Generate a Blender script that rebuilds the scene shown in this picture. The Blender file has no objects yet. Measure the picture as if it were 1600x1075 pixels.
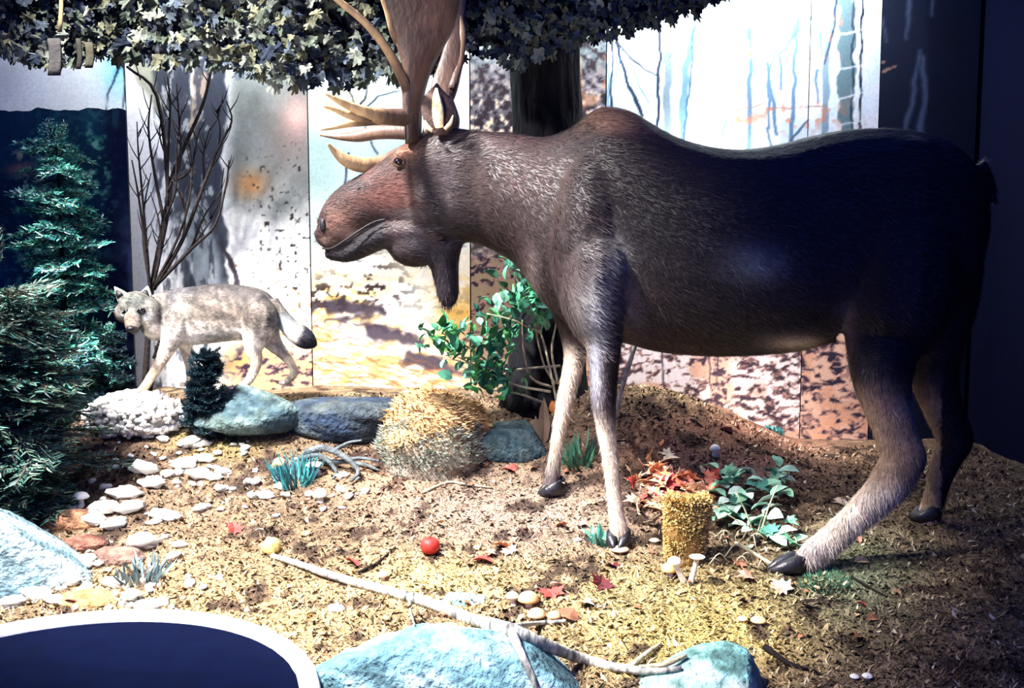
import bpy, math, random
import numpy as np
from mathutils import Vector

scene = bpy.context.scene
# ------------------------------------------------------------------ camera
FPX, CXP, CYP = 1500.0, 800.0, 537.5
PITCH = math.atan((537.5 - 400.0) / FPX)
CAM = np.array([0.0, 0.0, 1.32])
cam_data = bpy.data.cameras.new('camera')
cam_data.sensor_fit = 'HORIZONTAL'
cam_data.sensor_width = 36.0
cam_data.lens = 36.0 * FPX / 1600.0
cam_data.clip_start = 0.05
cam_data.clip_end = 60
cam = bpy.data.objects.new('camera', cam_data)
cam.location = CAM
cam.rotation_euler = (math.pi / 2 - PITCH, 0, 0)
scene.collection.objects.link(cam)
scene.camera = cam
# ------------------------------------------------------------------ world, lights, exposure
scene.view_settings.view_transform = 'Standard'
scene.view_settings.look = 'None'
scene.view_settings.exposure = 0.0
scene.view_settings.gamma = 1.0
scene.view_settings.use_curve_mapping = False
world = bpy.data.worlds.new('hall_ambience')
scene.world = world
world.use_nodes = True
bgn = world.node_tree.nodes['Background']
bgn.inputs[0].default_value = (0.022, 0.056, 0.40, 1)
bgn.inputs[1].default_value = 1.7

def aim(o, target):
    d = Vector(target) - Vector(o.location)
    o.rotation_euler = d.to_track_quat('-Z', 'Y').to_euler()

def spot(name, loc, target, watts, angle, blend, radius, col=(1, 1, 1)):
    l = bpy.data.lights.new(name, 'SPOT')
    l.energy = watts; l.spot_size = math.radians(angle); l.spot_blend = blend
    l.shadow_soft_size = radius; l.color = col
    o = bpy.data.objects.new(name, l); o.location = loc
    scene.collection.objects.link(o); aim(o, target)
    return o

def area(name, loc, target, watts, sx, sy, col=(1, 1, 1)):
    l = bpy.data.lights.new(name, 'AREA')
    l.energy = watts; l.shape = 'RECTANGLE'; l.size = sx; l.size_y = sy; l.color = col
    o = bpy.data.objects.new(name, l); o.location = loc
    scene.collection.objects.link(o); aim(o, target)
    return o

spot('key_spot', (-3.2, 3.2, 5.2), (-0.9, 5.0, 0.3), 8600, 44.6, 0.35, 0.25, (1, 0.97, 0.95))
spot('added_leg_fill', (-0.9, 2.6, 3.3), (1.38, 4.2, 0.3), 420, 17, 0.8, 0.1, (1, 0.97, 0.94))  # added accent lamp, brightens the hind leg at the key's edge
spot('added_hump_fill', (-1.7, 2.9, 3.9), (0.15, 4.55, 1.6), 330, 30, 0.8, 0.15, (1, 0.97, 0.94))  # small extra lamp added to restore light on neck and hump
spot('ground_spot', (-1.6, 2.0, 3.3), (-0.55, 3.5, -0.1), 1350, 60, 0.85, 0.15, (1, 0.96, 0.94))
area('backdrop_strip_light', (-0.22, 5.84, 3.2), (-0.22, 6.71, 2.62), 215, 4.4, 0.2, (0.95, 0.98, 1))
spot('coyote_spot', (-2.5, 3.0, 3.0), (-1.2, 5.9, 0.7), 560, 46, 0.8, 0.12, (1, 0.98, 0.95))
spot('added_leaf_bank_fill', (1.1, 5.35, 3.3), (1.3, 6.15, 0.35), 900, 52, 0.6, 0.1, (1, 0.98, 0.96))  # lamp added overhead to brighten the painted leaf litter
spot('added_net_fill', (-0.9, 2.6, 1.2), (-0.5, 5.3, 2.75), 170, 62, 0.7, 0.2, (1, 0.98, 0.95))  # low front lamp added to lift the netting, no fixture of the case

# ------------------------------------------------------------------ projection helpers
R_ = np.array([1.0, 0, 0])
F_ = np.array([0, math.cos(PITCH), -math.sin(PITCH)])
U_ = np.array([0, math.sin(PITCH), math.cos(PITCH)])

def ray(px, py):
    return R_ * ((px - CXP) / FPX) + U_ * ((CYP - py) / FPX) + F_

def P(px, py, Y):
    """world point seen at pixel (px, py) standing Y metres into the room"""
    d = ray(px, py)
    return CAM + d * (Y / d[1])

def proj(V):
    V = np.asarray(V) - CAM
    zc = V @ F_
    return CXP + FPX * (V @ R_) / zc, CYP - FPX * (V @ U_) / zc

def lin(c):
    c = np.asarray(c, float) / 255.0
    return np.where(c <= 0.04045, c / 12.92, ((c + 0.055) / 1.055) ** 2.4)

rng = np.random.default_rng(7)
random.seed(7)

# ------------------------------------------------------------------ value noise
def _hash(ix, iy, seed):
    h = (ix.astype(np.int64) * 374761393 + iy.astype(np.int64) * 668265263 + seed * 1442695041) & 0xFFFFFFFF
    h = ((h ^ (h >> 13)) * 1274126177) & 0xFFFFFFFF
    return ((h ^ (h >> 16)) & 0xFFFF) / 65535.0

def vn(x, y, s=1.0, seed=0):
    x = np.asarray(x, float) / s; y = np.asarray(y, float) / s
    ix = np.floor(x); iy = np.floor(y)
    fx = x - ix; fy = y - iy
    fx = fx * fx * (3 - 2 * fx); fy = fy * fy * (3 - 2 * fy)
    a = _hash(ix, iy, seed); b = _hash(ix + 1, iy, seed)
    c = _hash(ix, iy + 1, seed); d = _hash(ix + 1, iy + 1, seed)
    return (a * (1 - fx) + b * fx) * (1 - fy) + (c * (1 - fx) + d * fx) * fy

def fbm(x, y, s=1.0, seed=0, o=4):
    t = 0; a = 0.5; n = 0
    for k in range(o):
        t = t + a * vn(x, y, s / 2 ** k, seed + 17 * k); n += a; a *= 0.55
    return t / n

def vn3(V, s, seed=0):
    return (fbm(V[:, 0] + 0.7 * V[:, 2], V[:, 1] - 0.4 * V[:, 2], s, seed) +
            fbm(V[:, 1] + 3.1, V[:, 2] * 1.2 + V[:, 0] * .3, s, seed + 5)) - 1.0

def ss(a, b, x):
    t = np.clip((x - a) / (b - a), 0, 1)
    return t * t * (3 - 2 * t)

def mixc(C, col, w):
    w = np.clip(w, 0, 1)
    return C * (1 - w[..., None]) + np.asarray(col, float) * w[..., None]

# ------------------------------------------------------------------ materials
MATS = {}
def material(name, color=None, rough=0.7, attr=False, noise=0.35, nscale=30, bump=0.3, bscale=60, bdist=0.01,
             spec=0.3, stretch=None, color2=None, metallic=0, alpha_two=False):
    m = bpy.data.materials.new(name); m.use_nodes = True
    nt = m.node_tree; N = nt.nodes; L = nt.links
    b = N['Principled BSDF']
    b.inputs['Roughness'].default_value = rough
    b.inputs['Specular IOR Level'].default_value = spec
    b.inputs['Metallic'].default_value = metallic
    tc = N.new('ShaderNodeTexCoord'); vec = tc.outputs['Object']
    if stretch:
        mp = N.new('ShaderNodeMapping'); mp.inputs['Scale'].default_value = stretch
        L.new(vec, mp.inputs[0]); vec = mp.outputs[0]
    nz = N.new('ShaderNodeTexNoise'); nz.inputs['Scale'].default_value = nscale; nz.inputs['Detail'].default_value = 5
    L.new(vec, nz.inputs['Vector'])
    if attr:
        a = N.new('ShaderNodeAttribute'); a.attribute_name = 'Col'; src = a.outputs['Color']
    else:
        rgb = N.new('ShaderNodeRGB'); rgb.outputs[0].default_value = (*lin(color), 1); src = rgb.outputs[0]
    mr = N.new('ShaderNodeMapRange'); mr.inputs[1].default_value = 0.3; mr.inputs[2].default_value = 0.7
    if color2 is not None:
        mr.inputs[3].default_value = 0; mr.inputs[4].default_value = 1
        L.new(nz.outputs[0], mr.inputs[0])
        mx = N.new('ShaderNodeMix'); mx.data_type = 'RGBA'
        L.new(mr.outputs[0], mx.inputs[0]); L.new(src, mx.inputs[6])
        mx.inputs[7].default_value = (*lin(color2), 1)
        L.new(mx.outputs[2], b.inputs['Base Color'])
    else:
        mr.inputs[3].default_value = 1 - noise; mr.inputs[4].default_value = 1 + noise
        L.new(nz.outputs[0], mr.inputs[0])
        vm = N.new('ShaderNodeVectorMath'); vm.operation = 'SCALE'
        L.new(src, vm.inputs[0]); L.new(mr.outputs[0], vm.inputs['Scale'])
        L.new(vm.outputs[0], b.inputs['Base Color'])
    if bump:
        bz = N.new('ShaderNodeTexNoise'); bz.inputs['Scale'].default_value = bscale; bz.inputs['Detail'].default_value = 4
        L.new(vec, bz.inputs['Vector'])
        bp = N.new('ShaderNodeBump'); bp.inputs['Strength'].default_value = bump; bp.inputs['Distance'].default_value = bdist
        L.new(bz.outputs[0], bp.inputs['Height']); L.new(bp.outputs[0], b.inputs['Normal'])
    MATS[name] = m
    return m

material('painted_board', attr=True, rough=0.8, noise=0.10, nscale=60, bump=0.1, bscale=150, spec=0.15)
material('moss_ground', attr=True, rough=0.95, noise=0.45, nscale=70, bump=1.0, bscale=90, bdist=0.03, spec=0.1)
material('litter', attr=True, rough=0.85, noise=0.2, nscale=80, bump=0.2, spec=0.15)
material('pelt', attr=True, rough=0.7, noise=0.35, nscale=40, bump=0.35, bscale=60, bdist=0.012, spec=0.2)
material('fur', attr=True, rough=0.5, noise=0.1, nscale=30, bump=0, spec=0.35)
material('antler_horn', attr=True, rough=0.5, noise=0.3, nscale=25, bump=0.5, bscale=45, bdist=0.01, spec=0.4, stretch=(1, 1, .25))
material('hoof_horn', (26, 24, 30), rough=0.4, noise=0.3, nscale=40, bump=0.3, bscale=60, spec=0.5)
material('dark_gloss', (6, 5, 6), rough=0.08, noise=0.1, bump=0, spec=0.8)
material('dark_skin', (16, 12, 13), rough=0.5, noise=0.2, bump=0.3, bscale=120)
material('net_cloth', attr=True, rough=0.9, noise=0.25, nscale=40, bump=0.4, bscale=70, spec=0.1)
material('added_backing_cloth', (22, 26, 34), rough=0.9, noise=0.2, bump=0.2)
material('leaf', attr=True, rough=0.55, noise=0.22, nscale=45, bump=0.5, bscale=60, bdist=0.006, spec=0.35)
material('needle', attr=True, rough=0.6, noise=0.25, nscale=20, bump=0, spec=0.3)
material('bark_dark', (15, 14, 19), rough=0.9, noise=0.5, nscale=18, bump=1.0, bscale=22, bdist=0.03, spec=0.15, stretch=(1, 1, .3))
material('twig_dark', (28, 22, 22), rough=0.85, noise=0.4, nscale=30, bump=0.6, bscale=60, spec=0.15)
material('twig_pale', (172, 160, 132), rough=0.85, noise=0.35, nscale=30, bump=0.6, bscale=60, spec=0.15)
material('driftwood', (84, 90, 92), rough=0.85, noise=0.5, nscale=20, bump=1, bscale=40, bdist=0.02, spec=0.2)
material('birch_bark', (205, 203, 190), rough=0.75, color2=(60, 62, 66), nscale=28, bump=0.7, bscale=40, bdist=0.01, stretch=(1.6, .6, .6))
material('rock_blue', attr=True, rough=0.85, noise=0.45, nscale=26, bump=1.0, bscale=38, bdist=0.03, spec=0.2)
material('white_stone', (236, 232, 222), rough=0.8, noise=0.12, nscale=30, bump=0.6, bscale=60, bdist=0.01, spec=0.2)
material('lichen', attr=True, rough=0.95, noise=0.15, nscale=40, bump=0.8, bscale=90, spec=0.1)
material('mushroom', attr=True, rough=0.55, noise=0.12, nscale=40, bump=0.25, bscale=60, spec=0.35)
material('moss_yellow', attr=True, rough=0.95, noise=0.3, nscale=60, bump=0.8, bscale=80, spec=0.1)
material('rim_white', (246, 246, 244), rough=0.5, noise=0.05, nscale=20, bump=0.3, bscale=50, spec=0.3)
material('disc_navy', (3, 7, 28), rough=0.95, noise=0.15, nscale=12, bump=0.15, bscale=60, spec=0.02)
material('wall_navy', (7, 12, 40), rough=0.9, noise=0.12, nscale=10, bump=0.15, bscale=40, spec=0.1)

# ------------------------------------------------------------------ mesh builders
ORG = {}
def make_mesh(name, V, F, col=None, smooth=True):
    V = np.asarray(V, float)
    me = bpy.data.meshes.new(name)
    if isinstance(F, np.ndarray) and F.ndim == 2:
        nf, k = F.shape
        me.vertices.add(len(V)); me.vertices.foreach_set('co', V.astype(np.float32).ravel())
        me.loops.add(nf * k); me.loops.foreach_set('vertex_index', F.astype(np.int32).ravel())
        me.polygons.add(nf); me.polygons.foreach_set('loop_start', np.arange(0, nf * k, k, dtype=np.int32))
        me.update(calc_edges=True)
    else:
        me.from_pydata(V.tolist(), [], [list(map(int, f)) for f in F])
    me.validate()
    if col is not None:
        col = np.asarray(col, float)
        if col.ndim == 1: col = np.tile(col, (len(V), 1))
        a = me.color_attributes.new('Col', 'FLOAT_COLOR', 'POINT')
        a.data.foreach_set('color', np.c_[col, np.ones(len(V))].astype(np.float32).ravel())
    if smooth:
        me.polygons.foreach_set('use_smooth', np.ones(len(me.polygons), bool))
    me.update()
    return me

def link(name, me, mat=None, parent=None, org=None):
    o = bpy.data.objects.new(name, me)
    if me is not None and mat is not None and not me.materials:
        me.materials.append(MATS[mat])
    scene.collection.objects.link(o)
    if parent is not None:
        o.parent = parent; ORG[o.name] = ORG[parent.name]
    else:
        o.location = org if org is not None else (0, 0, 0)
        ORG[o.name] = np.array(o.location)
    return o

def tag(o, label=None, cat=None, group=None, kind=None):
    if label: o['label'] = label
    if cat: o['category'] = cat
    if group: o['group'] = group
    if kind: o['kind'] = kind
    return o

def thing(name, loc, label, cat, group=None):
    o = link(name, None, org=loc)
    o.empty_display_size = 0.1
    return tag(o, label, cat, group)

def part(name, V, F, mat, parent, col=None, smooth=True, label=None, kind=None):
    """mesh given in world coordinates, stored relative to its thing's base"""
    V = np.asarray(V, float) - ORG[parent.name]
    o = link(name, make_mesh(name, V, F, col, smooth), mat, parent)
    return tag(o, label, kind=kind)

def single(name, V, F, mat, label, cat, col=None, smooth=True, group=None, kind=None, org=None):
    V = np.asarray(V, float)
    if org is None:
        org = np.array([(V[:, 0].min() + V[:, 0].max()) / 2, (V[:, 1].min() + V[:, 1].max()) / 2, V[:, 2].min()])
    o = link(name, make_mesh(name, V - org, F, col, smooth), mat, org=org)
    return tag(o, label, cat, group, kind)

def join(parts):
    """[(V,F,col|None)] -> V,F(list),col"""
    Vs, Fs, Cs, n = [], [], [], 0
    for p in parts:
        V = np.asarray(p[0], float)
        Vs.append(V); Fs.extend([[i + n for i in f] for f in (p[1].tolist() if isinstance(p[1], np.ndarray) else p[1])])
        if len(p) > 2 and p[2] is not None:
            c = np.asarray(p[2], float); Cs.append(np.tile(c, (len(V), 1)) if c.ndim == 1 else c)
        n += len(V)
    return np.vstack(Vs), Fs, (np.vstack(Cs) if Cs else None)

def loft(C, A, B, n=16, sup=2.0, cap=True):
    """closed loft of ellipses: centres C, half axes A, B (each k x 3)"""
    C, A, B = map(lambda q: np.asarray(q, float), (C, A, B))
    t = np.linspace(0, 2 * math.pi, n, endpoint=False)
    ct = np.sign(np.cos(t)) * np.abs(np.cos(t)) ** (2 / sup); st = np.sign(np.sin(t)) * np.abs(np.sin(t)) ** (2 / sup)
    k = len(C)
    V = (C[:, None] + A[:, None] * ct[None, :, None] + B[:, None] * st[None, :, None]).reshape(-1, 3)
    F = []
    for i in range(k - 1):
        for j in range(n):
            a = i * n + j; b = i * n + (j + 1) % n
            F.append([a, b, b + n, a + n])
    if cap:
        V = np.vstack([V, C[0], C[-1]]); s, e = k * n, k * n + 1
        for j in range(n):
            F.append([s, (j + 1) % n, j]); F.append([e, (k - 1) * n + j, (k - 1) * n + (j + 1) % n])
    return V, F

def smooth_path(pts, m=4):
    """Catmull-Rom through rows of any width"""
    p = np.asarray(pts, float)
    if m <= 1 or len(p) < 3: return p
    q = np.vstack([2 * p[0] - p[1], p, 2 * p[-1] - p[-2]]); out = []
    for i in range(1, len(q) - 2):
        for t in np.linspace(0, 1, m, endpoint=False):
            out.append(0.5 * (2 * q[i] + (q[i + 1] - q[i - 1]) * t + (2 * q[i - 1] - 5 * q[i] + 4 * q[i + 1] - q[i + 2]) * t * t
                              + (3 * q[i] - q[i - 1] - 3 * q[i + 1] + q[i + 2]) * t ** 3))
    out.append(p[-1]); return np.array(out)

def tube(pts, rad, n=8, m=4, flat=1.0, flat_dir=(0, 1, 0)):
    """tapered limb along 3-D points; flat scales the axis nearest flat_dir"""
    q = smooth_path(np.c_[np.asarray(pts, float), np.asarray(rad, float)], m)
    p, r = q[:, :3], np.maximum(q[:, 3], 1e-4)
    T = np.gradient(p, axis=0); T /= np.linalg.norm(T, axis=1)[:, None] + 1e-12
    fd = np.asarray(flat_dir, float)
    A = fd - T * (T @ fd)[:, None]
    bad = np.linalg.norm(A, axis=1) < 0.2
    alt = np.array([1.0, 0, 0.2]); A[bad] = (alt - T * (T @ alt)[:, None])[bad]
    A /= np.linalg.norm(A, axis=1)[:, None]
    B = np.cross(T, A)
    return loft(p, A * (r * flat)[:, None], B * r[:, None], n)

def pxtube(rows, n=8, m=4, flat=1.0):
    """rows (px, py, radius_px, depth)"""
    pts = [P(a, b, d) for a, b, r, d in rows]; rad = [r * d / FPX for a, b, r, d in rows]
    return tube(pts, rad, n, m, flat)

def slab(outline, thick, nrm=(0, 1, 0)):
    """solid plate from a closed outline (world points), thickness along nrm"""
    O = np.asarray(outline, float); k = len(O); nrm = np.asarray(nrm, float) * thick / 2
    V = np.vstack([O - nrm, O + nrm])
    F = [list(range(k)), list(range(2 * k - 1, k - 1, -1))] + [[i, i + k, (i + 1) % k + k, (i + 1) % k] for i in range(k)]
    return V, F

def ball(c, r, n=14, k=9, seed=None, amp=0.0, s=0.5):
    c = np.asarray(c, float); r = np.asarray(r, float) * np.ones(3)
    th = np.linspace(0, math.pi, k); t = np.linspace(0, 2 * math.pi, n, endpoint=False)
    D = [[0, 0, 1]] + [[math.sin(a) * math.cos(b), math.sin(a) * math.sin(b), math.cos(a)] for a in th[1:-1] for b in t] + [[0, 0, -1]]
    D = np.array(D)
    sc = 1.0
    if seed is not None: sc = 1 + amp * vn3(D + seed * 3.7, s, seed)[:, None]
    V = c + D * r * sc
    F = []
    for j in range(n): F.append([0, 1 + j, 1 + (j + 1) % n])
    for i in range(k - 3):
        for j in range(n):
            a = 1 + i * n + j; b = 1 + i * n + (j + 1) % n
            F.append([a, a + n, b + n, b])
    l = len(V) - 1; o = 1 + (k - 3) * n
    for j in range(n): F.append([l, o + (j + 1) % n, o + j])
    return V, F

def fuse(parts, voxel, smooth_it=5):
    """one continuous skin grown over overlapping limbs"""
    V, F, _ = join(parts)
    me = make_mesh('tmp', V, F, smooth=False)
    o = bpy.data.objects.new('tmp', me); scene.collection.objects.link(o)
    r = o.modifiers.new('r', 'REMESH'); r.mode = 'VOXEL'; r.voxel_size = voxel
    s = o.modifiers.new('s', 'SMOOTH'); s.factor = 0.5; s.iterations = smooth_it
    dg = bpy.context.evaluated_depsgraph_get()
    m2 = bpy.data.meshes.new_from_object(o.evaluated_get(dg))
    bpy.data.objects.remove(o); bpy.data.meshes.remove(me)
    nv = len(m2.vertices); V = np.empty(nv * 3, np.float32); m2.vertices.foreach_get('co', V); V = V.reshape(-1, 3).astype(float)
    N = np.empty(nv * 3, np.float32); m2.vertex_normals.foreach_get('vector', N); N = N.reshape(-1, 3).astype(float)
    F = np.array([list(p.vertices) for p in m2.polygons if len(p.vertices) == 4])
    bpy.data.meshes.remove(m2)
    return V, F, N

def blades(Pt, D, S, ln, w, col0, col1):
    """thin two-triangle blades: root Pt, direction D, side S"""
    n = len(Pt); ln = ln[:, None]; w = w[:, None]
    V = np.empty((n, 4, 3)); V[:, 0] = Pt - S * w; V[:, 1] = Pt + S * w
    mid = Pt + D * ln * 0.55
    V[:, 2] = Pt + D * ln; V[:, 3] = mid
    V[:, 3] = mid + S * w * 0.8
    C = np.empty((n, 4, 3)); C[:, 0] = col0; C[:, 1] = col0; C[:, 2] = col1; C[:, 3] = (col0 + col1) / 2
    i = np.arange(n)[:, None] * 4
    F = np.vstack([i + np.array([[0, 1, 3]]), i + np.array([[0, 3, 2]])])
    return V.reshape(-1, 3), F, C.reshape(-1, 3)

from mathutils.bvhtree import BVHTree
SOLIDS = []
def add_solid(V, F):
    SOLIDS.append(BVHTree.FromPolygons([tuple(v) for v in np.asarray(V)], [list(map(int, f)) for f in F]))
# ================================================================== THE SETTING
_gy = np.array([1.2, 2.4, 3.3, 4.0, 4.4, 4.85, 5.2, 5.5, 5.8, 6.6])
_gz = np.array([-.32, -.26, -.17, -.09, 0.0, .13, .27, .40, .46, .47])
_ty = np.linspace(1.2, 6.6, 400); _tz = np.interp(_ty, _gy, _gz)
_k = np.exp(-np.linspace(-2, 2, 25) ** 2); _k /= _k.sum()
_tz = np.convolve(np.pad(_tz, 12, mode='edge'), _k, mode='valid')
DISC = np.array([-1.42, 2.80]); DISC_R = 0.82; DISC_Z = -0.06

def G(x, y):
    x = np.asarray(x, float); y = np.asarray(y, float)
    z = np.interp(y, _ty, _tz)
    hi = np.maximum(z - 0.06, 0)
    z = z - hi * 0.85 * ss(0.95, 1.95, x)
    z = z + 0.17 * np.exp(-((x - 0.72) / 0.42) ** 2 - ((y - 5.45) / 0.38) ** 2)
    z = z + 0.05 * (fbm(x, y, 0.55, 3, 3) - 0.5) + 0.03 * (fbm(x, y, 0.14, 9, 3) - 0.5)
    r = np.hypot(x - DISC[0], y - DISC[1])
    return np.where(r < DISC_R - 0.03, np.minimum(z, -0.20), z)

def hit(px, py):
    """point of the ground seen at a pixel"""
    d = ray(px, py); Y = np.arange(2.2, 6.15, 0.004)
    t = Y / d[1]; z = CAM[2] + d[2] * t; x = d[0] * t
    b = np.nonzero(z <= G(x, Y))[0]
    i = b[0] if len(b) else len(Y) - 1
    return np.array([x[i], Y[i], float(G(x[i], Y[i]))])

def surf(px, py):
    """nearest of ground and boulders seen at a pixel"""
    h = hit(px, py); d = ray(px, py); d = d / np.linalg.norm(d); best = np.linalg.norm(h - CAM)
    for t in SOLIDS:
        r = t.ray_cast(Vector(CAM), Vector(d))
        if r[0] is not None and r[3] < best: best = r[3]; h = np.array(r[0])
    return h

def ground_color(V):
    px, py = proj(V)
    n1 = fbm(V[:, 0], V[:, 1], 0.5, 21); n2 = fbm(V[:, 0], V[:, 1], 0.12, 33); n3 = vn(V[:, 0], V[:, 1], 0.03, 41)
    C = np.tile(np.array([130., 105, 80]), (len(V), 1))
    def g(cx, cy, rx, ry): return np.exp(-((px - cx) / rx) ** 2 - ((py - cy) / ry) ** 2)
    C = mixc(C, (172, 142, 94), g(400, 980, 330, 120) * 1.0)
    C = mixc(C, (196, 170, 92), g(1090, 985, 190, 95) * 1.1)
    C = mixc(C, (186, 160, 96), g(700, 900, 130, 45))
    C = mixc(C, (186, 164, 104), g(980, 930, 120, 50) * .8)
    C = mixc(C, (146, 98, 76), g(1130, 690, 190, 90) * 1.2)
    C = mixc(C, (108, 92, 62), g(1060, 620, 90, 30) * .7)
    C = mixc(C, (128, 92, 92), g(1150, 740, 100, 40) * .7)
    C = mixc(C, (182, 136, 98), g(600, 755, 70, 40) * .9)
    C = mixc(C, (150, 128, 112), g(800, 800, 240, 70) * .9)
    C = mixc(C, (150, 132, 70), g(330, 690, 80, 30) * .9)
    C = mixc(C, (112, 84, 72), g(170, 720, 90, 80) * .8)
    C = mixc(C, (84, 100, 76), g(1330, 900, 110, 80) * .8)
    C = mixc(C, (150, 136, 96), g(540, 640, 130, 30) * .6)
    C = C * (0.78 + 0.42 * n1 + 0.6 * (n2 - .5))[:, None]
    C = C * .8 + C.mean(1, keepdims=True) * np.array([1.08, 1.0, .92]) * .2
    C = mixc(C, (50, 38, 34), ss(.57, .70, n2) * .8)
    C = mixc(C, (214, 190, 140), ss(.80, .95, n3) * .45)
    return lin(np.clip(C, 0, 255))

gx = np.arange(-3.7, 3.05, 0.022); gyy = np.arange(1.5, 6.3, 0.022)
X, Y = np.meshgrid(gx, gyy); Z = G(X, Y)
Vg = np.c_[X.ravel(), Y.ravel(), Z.ravel()]
nx, ny = len(gx), len(gyy)
ii = (np.arange(ny - 1)[:, None] * nx + np.arange(nx - 1)[None]).ravel()
Fg = np.c_[ii, ii + 1, ii + nx + 1, ii + nx]
floor = link('floor', make_mesh('floor', Vg, Fg, ground_color(Vg)), 'moss_ground')
tag(floor, 'mossy brown and yellow sloping ground of the forest display', kind='structure')

# fine moss and needle litter that nobody could count
def litter():
    n = 85000
    y = np.exp(rng.uniform(math.log(2.9), math.log(6.1), n)); x = rng.uniform(-1, 1, n) * (0.60 * y + .25)
    k = (x < 2.9) & (x > -3.6) & (y < 5.9) & (np.hypot(x - DISC[0], y - DISC[1]) > DISC_R + .06)
    x, y = x[k], y[k]; n = len(x)
    Pt = np.c_[x, y, G(x, y) - 0.002]
    C = ground_color(Pt)
    a = rng.uniform(0, 2 * math.pi, n); e = rng.uniform(0.05, 0.9, n)
    D = np.c_[np.cos(a) * np.cos(e), np.sin(a) * np.cos(e), np.sin(e)]
    S = np.c_[-np.sin(a), np.cos(a), rng.uniform(-.4, .4, n)]
    b = rng.uniform(0.5, 1.75, (n, 1)); b[rng.random(n) < .10] *= 1.7; b[rng.random(n) < .28] *= .3
    C = np.clip(C * b, 0, .9)
    pale = rng.random(n) < .05; C[pale] = lin((226, 208, 176)) * rng.uniform(.6, 1.05, (pale.sum(), 1))
    w = rng.uniform(.002, .006, n); w[rng.random(n) < .25] *= 2.2
    return blades(Pt, D, S, rng.uniform(.012, .04, n), w, C * .8, C)
V, F, C = litter()
tag(link('moss_litter', make_mesh('moss_litter', V, F, C, False), 'litter', floor), 'short moss tips and needles', kind='stuff')

# dark side walls of the display case
def wall(name, x0, x1, label, y0=1.4, y1=6.5):
    V = np.array([[x, y, z] for x in (x0, x1) for y in (y0, y1) for z in (-.6, 3.9)])
    F = [[0, 1, 3, 2], [4, 6, 7, 5], [0, 4, 5, 1], [2, 3, 7, 6], [0, 2, 6, 4], [1, 5, 7, 3]]
    tag(link(name, make_mesh(name, V, F, smooth=False), 'wall_navy'), label, kind='structure')
wall('wall_right', 2.98, 3.08, 'dark navy side wall of the display case')
wall('wall_left', -3.85, -3.75, 'dark navy side wall of the display case on the left')

wall('wall_back', -3.74, 2.97, 'dark navy wall behind the painted panels', 6.32, 6.42)

# ------------------------------------------------------------------ painted backdrop panels
def stroke(C, px, py, pts, w0, w1, col, a=1.0, wob=2.5, seed=0, soft=1.2):
    pts = np.asarray(pts, float)
    x = px + wob * (vn(px, py, 18, seed) - .5) * 2 + wob * .5 * (vn(px, py, 6, seed + 1) - .5); y = py + wob * .7 * (vn(px, py, 9, seed + 2) - .5)
    best = np.full(px.shape, 1e9); tt = np.zeros(px.shape); L = len(pts) - 1
    for i in range(L):
        p, q = pts[i], pts[i + 1]; d = q - p
        t = np.clip(((x - p[0]) * d[0] + (y - p[1]) * d[1]) / (d @ d + 1e-9), 0, 1)
        e = np.hypot(x - p[0] - t * d[0], y - p[1] - t * d[1])
        m = e < best; best = np.where(m, e, best); tt = np.where(m, (i + t) / L, tt)
    w = (w0 + (w1 - w0) * tt) / 2
    return mixc(C, col, a * (1 - ss(w - soft, w + soft, best)))

def blot(px, py, cx, cy, rx, ry): return np.exp(-((px - cx) / rx) ** 2 - ((py - cy) / ry) ** 2)

def leaflitter(C, px, py, w, seed, light=(232, 214, 204), dark=(58, 46, 54), s=9):
    wx = px + 9 * (vn(px, py, 13, seed + 3) - .5) + 4 * (vn(px, py, 5, seed + 4) - .5); wy = py + 7 * (vn(px, py, 11, seed + 5) - .5)
    n = fbm(wx * .9 + wy * .35, wy * 1.6 - wx * .2, s, seed, 4); m = vn(px, py, 34, seed + 9)
    K = np.tile(np.array(dark, float), px.shape + (1,))
    K = mixc(K, (164, 124, 114), ss(.34, .43, n)); K = mixc(K, light, ss(.44, .53, n))
    K = mixc(K, (220, 160, 128), ss(.55, .75, m) * ss(.45, .55, n) * .8)
    w = w[..., None]; return C * (1 - w) + K * w

def specks(C, px, py, w, s, seed, col, thr=.72):
    n = .65 * vn(px, py, s, seed) + .35 * vn(px + 3, py - 5, s * .6, seed + 1)
    return mixc(C, col, w * ss(thr, thr + .08, n))

def paint_sky(px, py):
    C = np.tile(np.array([236., 240, 240]), px.shape + (1,))
    C = mixc(C, (120, 196, 226), blot(px, py, 188, 105, 34, 45) * (.4 + fbm(px, py, 14, 2)))
    C = mixc(C, (212, 214, 210), blot(px, py, 10, 120, 30, 40))
    for k, p in enumerate([[(195, 90), (180, 120), (168, 150), (166, 175)], [(192, 100), (196, 140), (190, 175)]]):
        C = stroke(C, px, py, p, 4, 2, (26, 40, 62), 1, 2, k)
    return C

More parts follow.
